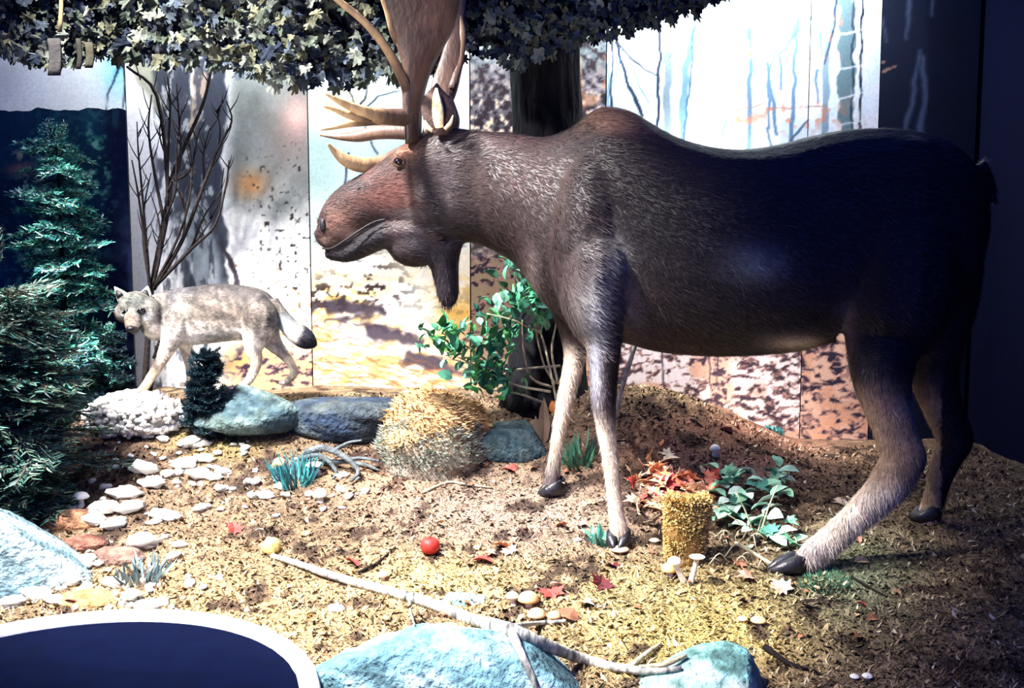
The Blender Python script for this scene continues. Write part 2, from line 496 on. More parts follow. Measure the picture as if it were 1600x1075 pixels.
def paint_trunk(px, py):
    n = fbm(px, py, 40, 5); f = fbm(px, py, 9, 6)
    C = np.tile(np.array([240., 240, 240]), px.shape + (1,))
    top = ss(330, 120, py)
    right = ss(335, 372, px + (py - 300) * .02)
    K = np.tile(np.array([116., 122, 120]), px.shape + (1,)) * (0.72 + .55 * n)[..., None]
    K = mixc(K, (150, 130, 122), blot(px, py, 455, 210, 40, 60) * .7)
    K = mixc(K, (176, 128, 84), blot(px, py, 392, 288, 26, 22))
    K = mixc(K, (196, 158, 150), blot(px, py, 465, 185, 20, 30))
    K = mixc(K, (238, 236, 228), ss(290, 380, py + 70 * (n - .5)))
    K = mixc(K, (234, 206, 150), ss(410, 520, py) * .55)
    K = specks(K, px, py, ss(200, 260, py) * ss(395, 430, px + 40 * f), 6, 8, (54, 44, 44), .70)
    K = specks(K, px, py, ss(380, 420, py) * .8, 9, 81, (150, 96, 52), .74)
    C = C * (1 - right[..., None]) + K * right[..., None]
    # painted grey tree with two forks
    bark = (62, 66, 76)
    C = stroke(C, px, py, [(270, 60), (268, 140), (286, 220), (312, 300), (322, 380), (325, 470)], 56, 66, bark, 1, 5, 11, 3)
    C = stroke(C, px, py, [(336, 60), (332, 150), (322, 240), (318, 320)], 40, 56, (50, 56, 68), 1, 4, 12, 3)
    C = stroke(C, px, py, [(220, 95), (232, 130), (248, 165)], 34, 20, (134, 134, 112), .8, 4, 13, 6)
    C = stroke(C, px, py, [(312, 120), (308, 160), (300, 210)], 22, 14, (172, 152, 134), .9, 4, 14, 3)
    C = stroke(C, px, py, [(300, 330), (318, 420), (330, 470)], 44, 60, (146, 156, 162), .8, 6, 15, 8)
    tr = ss(345, 330, px) * ss(232, 250, px)
    C = mixc(C, (50, 54, 66), tr * ss(.5, .62, fbm(px * 1.6, py * .5, 16, 91)) * .8)
    C = mixc(C, (190, 194, 194), tr * ss(.6, .7, fbm(px * 1.6, py * .6, 12, 92)) * .7)
    C = stroke(C, px, py, [(340, 380), (362, 405), (372, 450)], 7, 10, (58, 54, 62), 1, 3, 16)
    C = leaflitter(C, px, py, ss(520, 560, py) * ss(330, 380, px), 60, (222, 176, 112), (52, 42, 54), 10)
    return C

def paint_clearing(px, py):
    n = fbm(px, py, 60, 15); f = fbm(px, py * 2.2, 16, 16)
    C = np.tile(np.array([196., 224, 232]), px.shape + (1,))
    C = mixc(C, (232, 214, 150), blot(px, py, 525, 165, 40, 34) * (.5 + f))
    C = mixc(C, (170, 196, 190), ss(190, 240, py) * ss(560, 500, px))
    C = mixc(C, (208, 220, 214), ss(280, 330, py))
    C = mixc(C, (246, 244, 238), ss(690, 720, px) * ss(300, 200, py))
    for k, p in enumerate([[(560, 175), (572, 150), (575, 125), (590, 90)], [(570, 170), (590, 150), (625, 142)], [(560, 172), (545, 140), (548, 110)],
                           [(545, 240), (542, 280), (536, 330)], [(590, 240), (580, 225), (570, 195)]]):
        C = stroke(C, px, py, p, 3.5, 2, (42, 46, 56), 1, 3, 30 + k)
    # autumn grass bank
    low = ss(372, 402, py + 22 * (n - .5))
    K = np.tile(np.array([236., 222, 198]), px.shape + (1,))
    K = mixc(K, (240, 196, 112), ss(.45, .65, f) * ss(400, 470, py))
    K = mixc(K, (206, 138, 92), ss(.5, .72, fbm(px - py * .9, py * 2.6, 26, 19)) * ss(490, 560, py) * .9)
    K = mixc(K, (250, 248, 240), blot(px, py, 640, 470, 60, 40) * .9 + blot(px, py, 560, 410, 40, 14))
    K = mixc(K, (232, 178, 84), blot(px, py, 715, 490, 34, 24) * .9)
    K = mixc(K, (176, 176, 196), blot(px, py, 560, 525, 30, 14) * .9)
    sk = fbm(px + 20 * n, py * 1.4, 11, 24, 3)
    K = mixc(K, (66, 52, 46), ss(.56, .64, sk) * (blot(px, py, 590, 440, 46, 44) + blot(px, py, 505, 470, 40, 40) + .25 * ss(430, 470, py)))
    for k, (p, w) in enumerate([([(505, 478), (550, 480), (600, 487)], 22), ([(520, 500), (580, 492)], 8), ([(580, 520), (625, 528), (665, 535)], 26),
                                ([(640, 560), (700, 572), (735, 590)], 22), ([(560, 505), (640, 520)], 7)]):
        K = stroke(K, px, py, p, w, w * .6, (50, 42, 54), .9, 14, 40 + k, 5)
    for k in range(16):
        y0 = 508 + k * 9
        K = stroke(K, px, py, [(485, y0), (560, y0 + 22), (640, y0 + 52), (735, y0 + 84)], 2.2, 2.2, (104, 70, 48), .75, 9, 50 + k)
    K = leaflitter(K, px, py, ss(690, 735, px) * ss(505, 530, py) * .8, 64, (226, 170, 120), (60, 44, 44), 10)
    w = low[..., None]
    return C * (1 - w) + K * w

def paint_thicket(px, py):
    n = fbm(px, py, 34, 25); f = fbm(px, py, 8, 26, 3)
    C = np.tile(np.array([96., 92, 100]), px.shape + (1,)) * (.55 + .9 * n)[..., None]
    C = mixc(C, (96, 120, 122), ss(130, 70, py) * .6)
    C = mixc(C, (232, 206, 180), ss(.56, .68, f) * (.25 + .75 * ss(110, 190, py)))
    C = mixc(C, (40, 30, 36), ss(.46, .36, f) * .9)
    C = mixc(C, (214, 150, 104), ss(.6, .7, vn(px, py, 22, 27)) * ss(900, 915, px) * .5)
    C = leaflitter(C, px, py, ss(370, 420, py), 66, (150, 128, 100), (40, 36, 44), 11)
    return C

def paint_birches(px, py):
    n = fbm(px, py, 70, 35)
    C = np.tile(np.array([226., 242, 246]), px.shape + (1,))
    C = mixc(C, (250, 250, 246), ss(.4, .6, n)); C = mixc(C, (176, 226, 236), ss(1080, 960, px) * ss(60, 200, py) * .6)
    bl = (96, 136, 168); dk = (26, 38, 62); mid = (74, 106, 136)
    S = [([(955, -60), (956, 60), (955, 230)], 4, 4, dk), ([(950, -60), (951, 230)], 3, 3, bl), ([(1030, -60), (1032, 60), (1026, 230)], 5, 5, dk),
         ([(1042, -60), (1043, 60), (1042, 250)], 13, 12, (112, 132, 142)), ([(962, 66), (976, 110), (984, 140), (1004, 180)], 5, 6, dk),
         ([(964, 66), (986, 92), (1024, 118)], 4, 3, dk), ([(984, 92), (996, 130), (1012, 160)], 3, 2, mid), ([(962, 120), (968, 90), (975, 60)], 2, 2, mid),
         ([(1092, -60), (1086, 30), (1072, 110), (1064, 240)], 9, 12, bl), ([(1086, 40), (1078, 120), (1066, 240)], 3, 4, (60, 86, 116)),
         ([(1140, -60), (1110, 20), (1084, 70)], 8, 3, bl), ([(1048, 90), (1070, 40), (1090, 0)], 3, 2, mid),
         ([(1150, -60), (1160, 30), (1170, 60)], 8, 6, bl), ([(1184, -60), (1172, 50), (1172, 120), (1168, 250)], 6, 8, bl), ([(1174, -10), (1170, 60)], 3, 3, mid),
         ([(1205, -20), (1212, 50), (1208, 90), (1200, 130), (1202, 200)], 3, 4, bl), ([(1262, -60), (1248, 20), (1238, 60), (1212, 90)], 9, 3, bl),
         ([(1247, 30), (1242, 110), (1236, 250)], 6, 6, bl), ([(1270, 25), (1236, 60)], 3, 2, mid), ([(1272, 10), (1282, 50), (1284, 90)], 4, 3, bl),
         ([(1312, -60), (1300, 40), (1292, 90), (1288, 240)], 12, 9, (132, 160, 176)), ([(1308, -20), (1304, 40), (1288, 100)], 4, 2, dk),
         ([(1200, 100), (1206, 150), (1214, 210)], 7, 5, bl), ([(1220, 90), (1222, 140)], 5, 4, bl), ([(1275, 110), (1276, 160)], 5, 3, bl),
         ([(1133, 190), (1126, 230)], 4, 4, bl), ([(1262, 188), (1240, 215), (1226, 235)], 3, 5, mid), ([(1198, 200), (1204, 230)], 4, 4, bl)]
    for k, (p, a, b, c) in enumerate(S): C = stroke(C, px, py, p, a, b, c, .95, 2.4, 70 + k)
    C = stroke(C, px, py, [(1326, -60), (1324, 80), (1322, 250)], 24, 26, (96, 124, 130), .95, 6, 90, 2)
    for k, (x, w, c) in enumerate([(1340, 5, (236, 240, 234)), (1347, 4, (24, 32, 52)), (1353, 5, (230, 236, 232)), (1334, 3, (40, 52, 70))]):
        C = stroke(C, px, py, [(x + 2, -60), (x - 1, 100), (x - 3, 250)], w, w, c, 1, 3, 100 + k)
    for k, p in enumerate([[(1094, 103), (1130, 95), (1182, 83)], [(1208, 98), (1250, 94), (1300, 90)], [(1308, 156), (1340, 146), (1364, 136)],
                           [(1306, 60), (1330, 50), (1364, 44)], [(1306, 196), (1364, 186)], [(1122, 178), (1170, 168), (1200, 160)], [(1200, 170), (1290, 166)], [(1310, 110), (1340, 104), (1364, 96)]]):
        C = stroke(C, px, py, p, 3, 2, (164, 132, 116) if k in (0, 1, 5, 6) else (236, 240, 236), .85, 5, 110 + k)
    om = ss(.62, .72, vn(px, py, 9, 120))
    C = mixc(C, (214, 128, 92), om * (blot(px, py, 1110, 99, 26, 8) + blot(px, py, 1180, 84, 14, 7) + .8 * blot(px, py, 1250, 178, 70, 24) + .7 * blot(px, py, 1150, 188, 36, 14) + .6 * blot(px, py, 1310, 55, 20, 30)))
    C = leaflitter(C, px, py, ss(470, 500, py), 68, (240, 226, 222), (70, 56, 66), 9)
    for k, x in enumerate((1108, 1120, 1035)):
        C = stroke(C, px, py, [(x, 540), (x + 2, 610)], 3, 2, (74, 62, 74), ss(500, 540, py), 3, 130 + k)
    return C

def paint_birches_edge(px, py):
    C = paint_birches(px, py)
    return leaflitter(C, px, py, ss(470, 500, py), 74, (232, 186, 160), (52, 44, 60), 11)

def paint_shaded(px, py):  # backdrop on the unlit right, its darkness painted in as navy
    C = np.tile(np.array([15., 22, 40]), px.shape + (1,)) * (.85 + .3 * fbm(px, py, 50, 44))[..., None]
    C = mixc(C, (34, 42, 60), ss(1460, 1440, px) * .55 * ss(260, 100, py))
    for k, (p, a, b) in enumerate([([(1424, -20), (1416, 60)], 8, 4), ([(1438, 80), (1428, 140), (1414, 205)], 5, 9), ([(1440, 90), (1444, 150), (1438, 205)], 6, 10), ([(1380, 30), (1384, 65)], 4, 2), ([(1460, 0), (1458, 25)], 4, 3)]):
        C = stroke(C, px, py, p, a, b, (110, 124, 150), .6, 3, 140 + k, 4)
    for k, p in enumerate([[(1366, 102), (1382, 96)], [(1380, 112), (1400, 103)]]):
        C = stroke(C, px, py, p, 4, 2, (196, 150, 120), .8, 2, 150 + k)
    return C

def paint_spruce(px, py):
    n = fbm(px, py, 60, 55)
    C = np.tile(np.array([16., 52, 76]), px.shape + (1,)) * (.6 + .8 * n)[..., None]
    C = mixc(C, (12, 22, 54), ss(150, 178, px + 12 * (n - .5)))
    C = mixc(C, (32, 84, 98), ss(.6, .7, vn(px, py * .2, 12, 57)) * ss(260, 180, py) * .5)
    f = fbm(px, py * 1.3, 10, 58, 3)
    C = mixc(C, (206, 178, 140), ss(.46, .56, f) * (blot(px, py, 34, 242, 16, 9) + blot(px, py, 76, 244, 8, 12) + blot(px, py, 60, 285, 30, 16) + .8 * blot(px, py, 36, 305, 12, 16)))
    C = mixc(C, (216, 128, 106), blot(px, py, 36, 264, 24, 9) * .9)
    g = blot(px, py, 100, 330, 55, 100) + blot(px, py, 150, 250, 20, 50) + blot(px, py, 60, 430, 40, 60)
    C = mixc(C, (76, 158, 128), ss(.50, .60, f) * g * .9); C = mixc(C, (150, 206, 176), ss(.62, .70, f) * g * .9)
    return C

def panel(name, pxl, pxr, y, row_top, row_bot, fn, label, step=.0085, gap=.004, wavy=0.0):
    xl = P(pxl, 400, y)[0] + gap; xr = P(pxr, 400, y)[0] - gap
    zt = P(800, row_top, y)[2]; zb = P(800, row_bot, y)[2]
    nx = max(4, int((xr - xl) / step)); nz = max(4, int((zt - zb) / step))
    xs = np.linspace(xl, xr, nx); zs = np.linspace(zb, zt, nz)
    X, Z = np.meshgrid(xs, zs)
    if wavy: Z = Z + ((Z - zb) / (zt - zb)) ** 8 * wavy * (fbm(X, Z * 0, .12, 4) - .5)
    V = np.c_[X.ravel(), np.full(X.size, y), Z.ravel()]
    px, py = proj(V)
    C = lin(np.clip(fn(px, py), 0, 255))
    i = (np.arange(nz - 1)[:, None] * nx + np.arange(nx - 1)[None]).ravel()
    F = np.c_[i, i + 1, i + nx + 1, i + nx].tolist()
    # solid board: back face and edges
    b0 = len(V); ring = list(range(nx)) + [k * nx + nx - 1 for k in range(1, nz)] + [(nz - 1) * nx + k for k in range(nx - 2, -1, -1)] + [k * nx for k in range(nz - 2, 0, -1)]
    Vb = V[ring] + np.array([0, .022, 0]); m = len(ring)
    F += [[ring[k], b0 + k, b0 + (k + 1) % m, ring[(k + 1) % m]] for k in range(m)]
    F.append([b0 + k for k in range(m)][::-1])
    V = np.vstack([V, Vb]); C = np.vstack([C, np.tile(lin((40, 38, 40)), (m, 1))])
    return single(name, V, F, 'painted_board', label, 'backdrop panel', C, smooth=False, group='painted backdrop panels')

YB = 6.2
panel('backdrop_panel', -330, 205, YB, -90, 690, paint_sky, 'pale painted sky panel rising behind the dark spruce board', step=.012)
panel('backdrop_panel', 205, 485, YB, -90, 690, paint_trunk, 'painted panel with grey forked tree and mottled snowy bank behind the coyote')
panel('backdrop_panel', 485, 735, YB, -90, 690, paint_clearing, "painted panel of sky and tan autumn grass behind the moose's muzzle")
panel('backdrop_panel', 735, 945, YB, -90, 690, paint_thicket, "painted panel of speckled purple-grey thicket above the moose's neck")
panel('backdrop_panel', 945, 1257, YB, -90, 800, paint_birches, "bright white painted panel with pale blue birch trunks above the moose's back")
panel('backdrop_panel', 1257, 1366, YB, -90, 800, paint_birches_edge, 'narrow bright birch panel beside the dark panel')
panel('backdrop_panel', 1366, 1517, YB, -90, 800, paint_shaded, "dark navy panel with faint trunks behind the moose's rump", step=.014)
panel('spruce_board', -200, 205, 5.95, 172, 650, paint_spruce, 'dark teal painted spruce board standing at left with a ragged top', wavy=.05)
# ================================================================== THE MOOSE
def Dm(px):
    """depth of the moose's mid-plane (it walks to the left, head a little further in)"""
    return float(np.interp(px, [480, 640, 900, 1350, 1560], [4.74, 4.70, 4.60, 4.42, 4.36]))

def slices(rows, depth, n=20, m=3, sup=2.0, dz=0.0):
    """rows (top px, top py, bottom px, bottom py, half width m)"""
    q = smooth_path(np.asarray(rows, float), m)
    C, A, B = [], [], []
    for tx, ty, bx, by, hw in q:
        d = depth((tx + bx) / 2) + dz
        t, b = P(tx, ty, d), P(bx, by, d)
        C.append((t + b) / 2); A.append([0, hw, 0]); B.append((t - b) / 2)
    return loft(C, A, B, n, sup)

def limb(rows, flat=1.0, n=12, m=4):
    return pxtube(rows, n, m, flat)

near_f, far_f = 4.40, 4.84
fh_n, fh_f, hh_n = hit(970, 850), hit(862, 772), hit(1240, 893)
near_f, far_f, near_h = fh_n[1], fh_f[1], hh_n[1]
far_h = near_h + 0.42

torso = slices([(728, 202, 736, 378, .13), (760, 205, 770, 392, .155), (800, 207, 806, 415, .175), (848, 214, 846, 470, .21), (890, 200, 885, 506, .25),
                (918, 178, 912, 520, .27), (945, 166, 938, 530, .285), (985, 173, 980, 538, .30), (1020, 194, 1016, 548, .32), (1060, 215, 1056, 554, .345), (1110, 229, 1106, 557, .37),
                (1160, 233, 1156, 557, .385), (1215, 226, 1210, 553, .385), (1270, 212, 1266, 540, .37), (1320, 203, 1312, 520, .35), (1380, 200, 1370, 505, .33),
                (1435, 206, 1425, 500, .30), (1480, 222, 1470, 490, .26), (1515, 255, 1505, 455, .19), (1535, 300, 1530, 400, .09)], Dm, 24)
head = slices([(497, 347, 500, 374, .045), (503, 328, 509, 384, .075), (516, 307, 524, 386, .092), (538, 287, 545, 372, .094), (566, 271, 574, 356, .092), (591, 255, 602, 352, .098),
               (618, 236, 632, 360, .118), (642, 220, 662, 368, .135), (672, 207, 690, 374, .145), (705, 200, 716, 378, .145), (740, 203, 748, 382, .14)], Dm, 18, sup=2.3)
jaw = limb([(507, 397, 5, Dm(507)), (522, 399, 9, Dm(522)), (545, 397, 13, Dm(545)), (570, 385, 16, Dm(570)), (600, 368, 20, Dm(600)), (640, 362, 24, Dm(640)), (690, 356, 26, Dm(690))], 1.5)
lip = limb([(500, 360, 10, Dm(500)), (505, 376, 9, Dm(500)), (522, 380, 8, Dm(522)), (545, 366, 6, Dm(545))], 2.2)
throat = ball(P(648, 378, Dm(648)), (46 * .00313, .10, 40 * .00313))
bell = limb([(692, 380, 32, Dm(690)), (694, 412, 24, Dm(690)), (698, 440, 20, Dm(690)), (700, 465, 17, Dm(690)), (699, 480, 8, Dm(690))], .75)
gum = limb([(516, 391, 6, Dm(516)), (540, 384, 9, Dm(540)), (565, 371, 11, Dm(565)), (600, 356, 12, Dm(600))], 1.6)
cheek = ball(P(672, 318, Dm(672) - .06), (.13, .10, .13))
nostril = ball(P(507, 350, Dm(505) - .045), (.03, .035, .05))
brow = ball(P(628, 246, Dm(628) - .085), (.045, .04, .04))

def mid(px, t, d): return d
D9, D14 = Dm(935), Dm(1400)
parts = [torso, head, jaw, lip, throat, bell, cheek, nostril, brow, gum]
parts.append(ball(P(925, 380, D9 - .16), (.20, .15, .42)))                       # near shoulder
parts.append(ball(P(925, 380, D9 + .16), (.20, .15, .42)))
parts.append(limb([(925, 330, 12, D9 - .1), (928, 370, 45, D9 - .14), (930, 410, 58, D9 - .17), (925, 460, 52, D9 - .19), (934, 505, 44, D9 - .2), (943, 540, 29, near_f), (944, 580, 23.5, near_f), (943, 612, 22, near_f), (944, 640, 19, near_f),
                   (947, 670, 16, near_f), (953, 715, 13.5, near_f), (958, 760, 12.5, near_f), (963, 800, 13, near_f), (966, 822, 15, near_f), (970, 838, 15, near_f)], 1.05))
parts.append(limb([(905, 330, 12, D9 + .1), (905, 400, 50, D9 + .15), (900, 470, 45, D9 + .18), (897, 520, 24, far_f), (898, 555, 18, far_f), (892, 590, 16, far_f), (882, 630, 13.5, far_f), (874, 670, 11.5, far_f),
                   (868, 710, 11, far_f), (864, 740, 12, far_f), (861, 760, 13, far_f)], 1.05))
parts.append(ball(P(1412, 390, D14 - .15), (.27, .17, .50)))                     # haunches
parts.append(ball(P(1420, 380, D14 + .15), (.27, .17, .50)))
parts.append(limb([(1410, 290, 12, D14 - .08), (1410, 340, 70, D14 - .13), (1405, 400, 92, D14 - .15), (1395, 480, 84, D14 - .16), (1380, 540, 60, D14 - .17), (1378, 590, 48, near_h), (1388, 635, 39, near_h), (1401, 680, 34, near_h), (1410, 712, 35, near_h),
                   (1396, 748, 34, near_h), (1368, 780, 29, near_h), (1334, 812, 25, near_h), (1300, 843, 24, near_h), (1274, 866, 25, near_h), (1256, 880, 21, near_h)], .85))
parts.append(limb([(1418, 700, 20, near_h), (1436, 712, 13, near_h), (1430, 730, 16, near_h)], .8))    # point of the hock
fz = hit(1500, 830)
parts.append(limb([(1430, 290, 12, D14 + .08), (1440, 380, 85, D14 + .15), (1450, 480, 75, D14 + .16), (1458, 550, 46, far_h), (1462, 600, 36, far_h), (1478, 650, 30, far_h), (1492, 685, 29, far_h), (1480, 715, 24, far_h),
                   (1468, 750, 19, far_h), (1458, 785, 18, far_h), (1450, 812, 19, far_h), (1446, 828, 17, far_h)], .85))
parts.append(limb([(1296, 512, 26, Dm(1290)), (1262, 530, 17, Dm(1260)), (1230, 543, 10, Dm(1230)), (1198, 550, 4, Dm(1200))], .8))
parts.append(limb([(1520, 262, 22, Dm(1520)), (1540, 290, 15, Dm(1540)), (1548, 318, 7, Dm(1540))]))  # tail
V, F, N = fuse(parts, .0125, 6)

def moose_color(V, s=0):
    px, py = proj(V)
    n = vn3(V, .25, 3); f = vn3(V * np.array([1, 1, .4]), .05, 6)
    C = np.tile(np.array([33., 23, 23]), (len(V), 1)); g = lambda a, b, c, d: blot(px, py, a, b, c, d)
    C = mixc(C, (27, 20, 24), g(1250, 420, 240, 150))
    C = mixc(C, (112, 82, 62), g(950, 185, 60, 26) * 1.1)
    C = mixc(C, (52, 37, 34), g(820, 270, 110, 70) * .8)
    C = mixc(C, (70, 42, 36), g(600, 300, 62, 34) * 1.1)
    C = mixc(C, (104, 72, 54), g(632, 240, 22, 16))
    C = mixc(C, (116, 84, 72), g(530, 350, 26, 30) * .9)
    C = mixc(C, (158, 128, 114), g(545, 366, 26, 9) * .9 + g(508, 376, 8, 8) * .8)
    C = mixc(C, (34, 24, 25), g(545, 290, 40, 10) * .9)
    C = mixc(C, (30, 24, 28), g(545, 402, 46, 10) * 1.2 + g(690, 440, 30, 60))
    C = mixc(C, (22, 18, 22), ss(3, 9, (py - 387) + (px - 515) * .62) * ss(400, 380, py * 0 + 390 - (px < 600) * 20) * (px < 600) * (py > 345))
    C = mixc(C, (66, 60, 63), g(650, 378, 44, 24) * .8 + g(700, 285, 12, 56) * .7 + g(640, 335, 46, 9) * .7)
    C = mixc(C, (30, 22, 26), g(665, 290, 22, 40) * .8)
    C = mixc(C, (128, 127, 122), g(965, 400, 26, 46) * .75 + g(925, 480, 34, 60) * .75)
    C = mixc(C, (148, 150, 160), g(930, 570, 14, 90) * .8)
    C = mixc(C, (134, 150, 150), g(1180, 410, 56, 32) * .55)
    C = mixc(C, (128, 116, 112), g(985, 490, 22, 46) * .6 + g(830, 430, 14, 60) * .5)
    legs = np.maximum(ss(620, 690, py) * (px < 1000), ss(520, 560, py) * (px < 918) * (px > 850))
    C = mixc(C, (206, 186, 166), np.minimum(legs, 1) * .95)
    C = mixc(C, (166, 136, 110), ss(570, 640, py) * (px > 1290) * (px < 1470) * .85)
    C = mixc(C, (222, 204, 186), ss(735, 780, py) * (px > 1200) * (px < 1440) * .8)
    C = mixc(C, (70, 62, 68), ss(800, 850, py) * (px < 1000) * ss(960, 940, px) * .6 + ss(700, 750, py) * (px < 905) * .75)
    C = mixc(C, (62, 56, 66), blot(px, py, 1270, 862, 30, 20) * .5)
    C = mixc(C, (204, 176, 140), g(1240, 536, 50, 14) * 1.0)
    C = mixc(C, (104, 92, 92), g(1322, 500, 20, 50) * .7)
    C = C * (1 + .45 * n + .35 * f)[:, None]
    return lin(np.clip(C, 0, 255))

base = np.array([P(1100, 600, 4.45)[0], 4.45, -0.04])
moose = thing('moose', base, 'large dark brown bull moose with broad antlers walking to the left', 'moose')
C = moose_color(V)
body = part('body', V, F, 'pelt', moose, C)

def fur(V, F, N, count, dirf, ln, wd, colf, lift=.28, keep=None, bright=(.6, 1.9), spark=.06, dark=0):
    a = V[F]; A = np.linalg.norm(np.cross(a[:, 2] - a[:, 0], a[:, 3] - a[:, 1]), axis=1)
    fi = rng.choice(len(F), count, p=A / A.sum()); w = rng.dirichlet(np.ones(4), count)
    Pt = (V[F[fi]] * w[..., None]).sum(1); Nn = (N[F[fi]] * w[..., None]).sum(1); Nn /= np.linalg.norm(Nn, axis=1)[:, None]
    if keep is not None:
        k = keep(Pt); Pt, Nn = Pt[k], Nn[k]
    n = len(Pt); D = dirf(Pt) + rng.normal(0, .22, (n, 3))
    D = D - Nn * (D * Nn).sum(1)[:, None]; D /= np.linalg.norm(D, axis=1)[:, None] + 1e-9
    D = D + Nn * rng.uniform(.05, lift, n)[:, None]; D /= np.linalg.norm(D, axis=1)[:, None]
    S = np.cross(D, Nn); S /= np.linalg.norm(S, axis=1)[:, None] + 1e-9
    Cc = colf(Pt); b = rng.uniform(*bright, (n, 1)); sp = rng.random(n) < spark
    tip = Cc * b; tip[sp] = tip[sp] * 2.2 + lin((70, 58, 54))
    dk = rng.random(n) < dark; dk &= proj(Pt)[1] < 500; tip[dk] = lin((26, 24, 26))
    L = rng.uniform(ln * .5, ln * 1.2, n)
    return blades(Pt - Nn * .003, D, S, L, rng.uniform(wd * .5, wd, n), Cc * .8, np.clip(tip, 0, .8))

def moose_dir(Pt):
    px, py = proj(Pt)
    D = np.tile(np.array([.8, 0, -.55]), (len(Pt), 1))
    D[px < 760] = [.9, 0, .1]; D[(py > 560)] = [.1, 0, -1]
    D[(px > 660) & (px < 730) & (py > 390)] = [0, 0, -1]
    return D
FV, FF, FC = fur(V, F, N, 100000, moose_dir, .05, .0024, moose_color, bright=(.5, 2.1), spark=.05)
part('fur', FV, FF, 'fur', moose, FC, smooth=False, kind='stuff')

def hoof(c, fwd, L, W, H, parent, mat='hoof_horn'):
    """cloven hoof: two toes and dew claws"""
    fwd = np.array([fwd[0], fwd[1], 0.0]); fwd /= np.linalg.norm(fwd); sd = np.array([-fwd[1], fwd[0], 0]); up = np.array([0, 0, 1.0]); out = []
    for s in (-1, 1):
        ctr = [c - fwd * L * .36 + sd * s * W * .48 + up * H * .5, c - fwd * L * .1 + sd * s * W * .5 + up * H * .5, c + fwd * L * .3 + sd * s * W * .45 + up * H * .33, c + fwd * L * .62 + sd * s * W * .22 + up * H * .14]
        out.append(loft(ctr, [sd * W * .38, sd * W * .46, sd * W * .42, sd * W * .1], [up * H * .5, up * H * .48, up * H * .33, up * H * .1], 10, 2.6))
        out.append(ball(c - fwd * L * .5 + sd * s * W * .35 + up * H * .95, (.010, .010, .013), 8, 6))
    V, F, _ = join(out)
    return part('hoof', V, F, mat, parent)
for c, fw, L in ((fh_n + np.array([-.012, -.01, 0]), (-.15, -.6), .12), (fh_f, (-1, -.2), .11), (hh_n + np.array([-.02, 0, 0]), (-1, -.1), .16), (np.array([P(1446, 828, far_h)[0], far_h, 0]), (-1, 0), .13)):
    c = c.copy(); c[2] = float(G(c[0], c[1])) - .004
    hoof(c, fw, L, .062, .085, moose)

def pal(V, pale):
    px, py = proj(V); n = vn3(V * np.array([1, 1, .5]), .12, 9)
    C = np.tile(np.array([72., 52, 42]), (len(V), 1)) * (1 + .7 * n)[:, None]
    if pale is not None: C = mixc(C, (196, 160, 112), pale)
    return lin(np.clip(C, 0, 255))

def palm(rows, depths, thick, parent, name='palm'):
    """antler palm: cross sections from beam to outer edge (left px, right px, row), each a flat lens"""
    q = smooth_path(np.c_[np.asarray(rows, float), np.asarray(depths, float), np.asarray(thick, float)], 4)
    C, A, B = [], [], []
    for (lx, ly, rx, ry, d, t) in q:
        a, b = P(lx, ly, d), P(rx, ry, d + .05)
        C.append((a + b) / 2); A.append((b - a) / 2); B.append(np.array([0, t, 0]))
    V, F = loft(C, A, B, 20, 2.2)
    return part(name, V, F, 'antler_horn', parent, pal(V, None))

Dn, Df = Dm(645) - .10, Dm(645) + .10
near_antler = palm([(633, 225, 659, 221), (632, 196, 659, 192), (629, 165, 661, 160), (632, 132, 672, 118), (630, 105, 690, 80), (618, 66, 712, 40), (606, 25, 722, -5), (598, -15, 730, -50), (600, -60, 728, -95), (630, -105, 705, -120)],
                   [Dn, Dn - .02, Dn - .04, Dn - .06, Dn - .09, Dn - .13, Dn - .19, Dn - .25, Dn - .31, Dn - .36], [.038, .038, .036, .032, .028, .025, .022, .02, .016, .008], moose, 'antler')
far_antler = palm([(655, 222, 678, 216), (664, 190, 694, 184), (668, 160, 712, 150), (676, 125, 722, 108), (690, 85, 727, 62), (700, 40, 728, 12), (700, 0, 735, -30), (700, -40, 745, -70)],
                  [Df, Df + .03, Df + .07, Df + .12, Df + .17, Df + .23, Df + .3, Df + .36], [.036, .034, .03, .026, .024, .022, .02, .01], moose, 'antler')
def tine(rows, parent, pale=.85, flat=.8):
    V, F = pxtube(rows, 10, 5, flat)
    t = np.repeat(np.linspace(0, 1, (len(V) - 2) // 10), 10); t = np.r_[t, 0, 1]
    return part('tine', V, F, 'antler_horn', parent, pal(V, ss(.15, .6, t) * pale))
A_, B_ = Dn, Df
tine([(640, 170, 11, A_), (636, 140, 9, A_ - .05), (622, 108, 8, A_ - .12), (600, 70, 7, A_ - .2), (568, 33, 6, A_ - .28), (530, 2, 5, A_ - .34), (500, -20, 2, A_ - .38)], near_antler, .8)
tine([(640, 90, 8, A_ - .08), (622, 62, 8, A_ - .12), (612, 45, 5, A_ - .16), (604, 15, 4.5, A_ - .2), (592, -20, 4, A_ - .25), (580, -60, 1.5, A_ - .3)], near_antler, .7)
tine([(644, 184, 14, A_), (612, 183, 13, A_ - .08), (585, 180, 12, A_ - .16), (556, 170, 8, A_ - .24), (530, 158, 5, A_ - .3), (508, 146, 1.5, A_ - .34)], near_antler, .95)
tine([(600, 184, 10, A_ - .1), (575, 184, 8, A_ - .18), (548, 181, 6, A_ - .24), (525, 172, 4, A_ - .28), (505, 166, 1.5, A_ - .32)], near_antler, .9)
tine([(598, 186, 9, A_ - .08), (570, 189, 8, A_ - .13), (545, 193, 6, A_ - .18), (518, 200, 3, A_ - .22), (500, 203, 1.2, A_ - .26)], near_antler, .9)
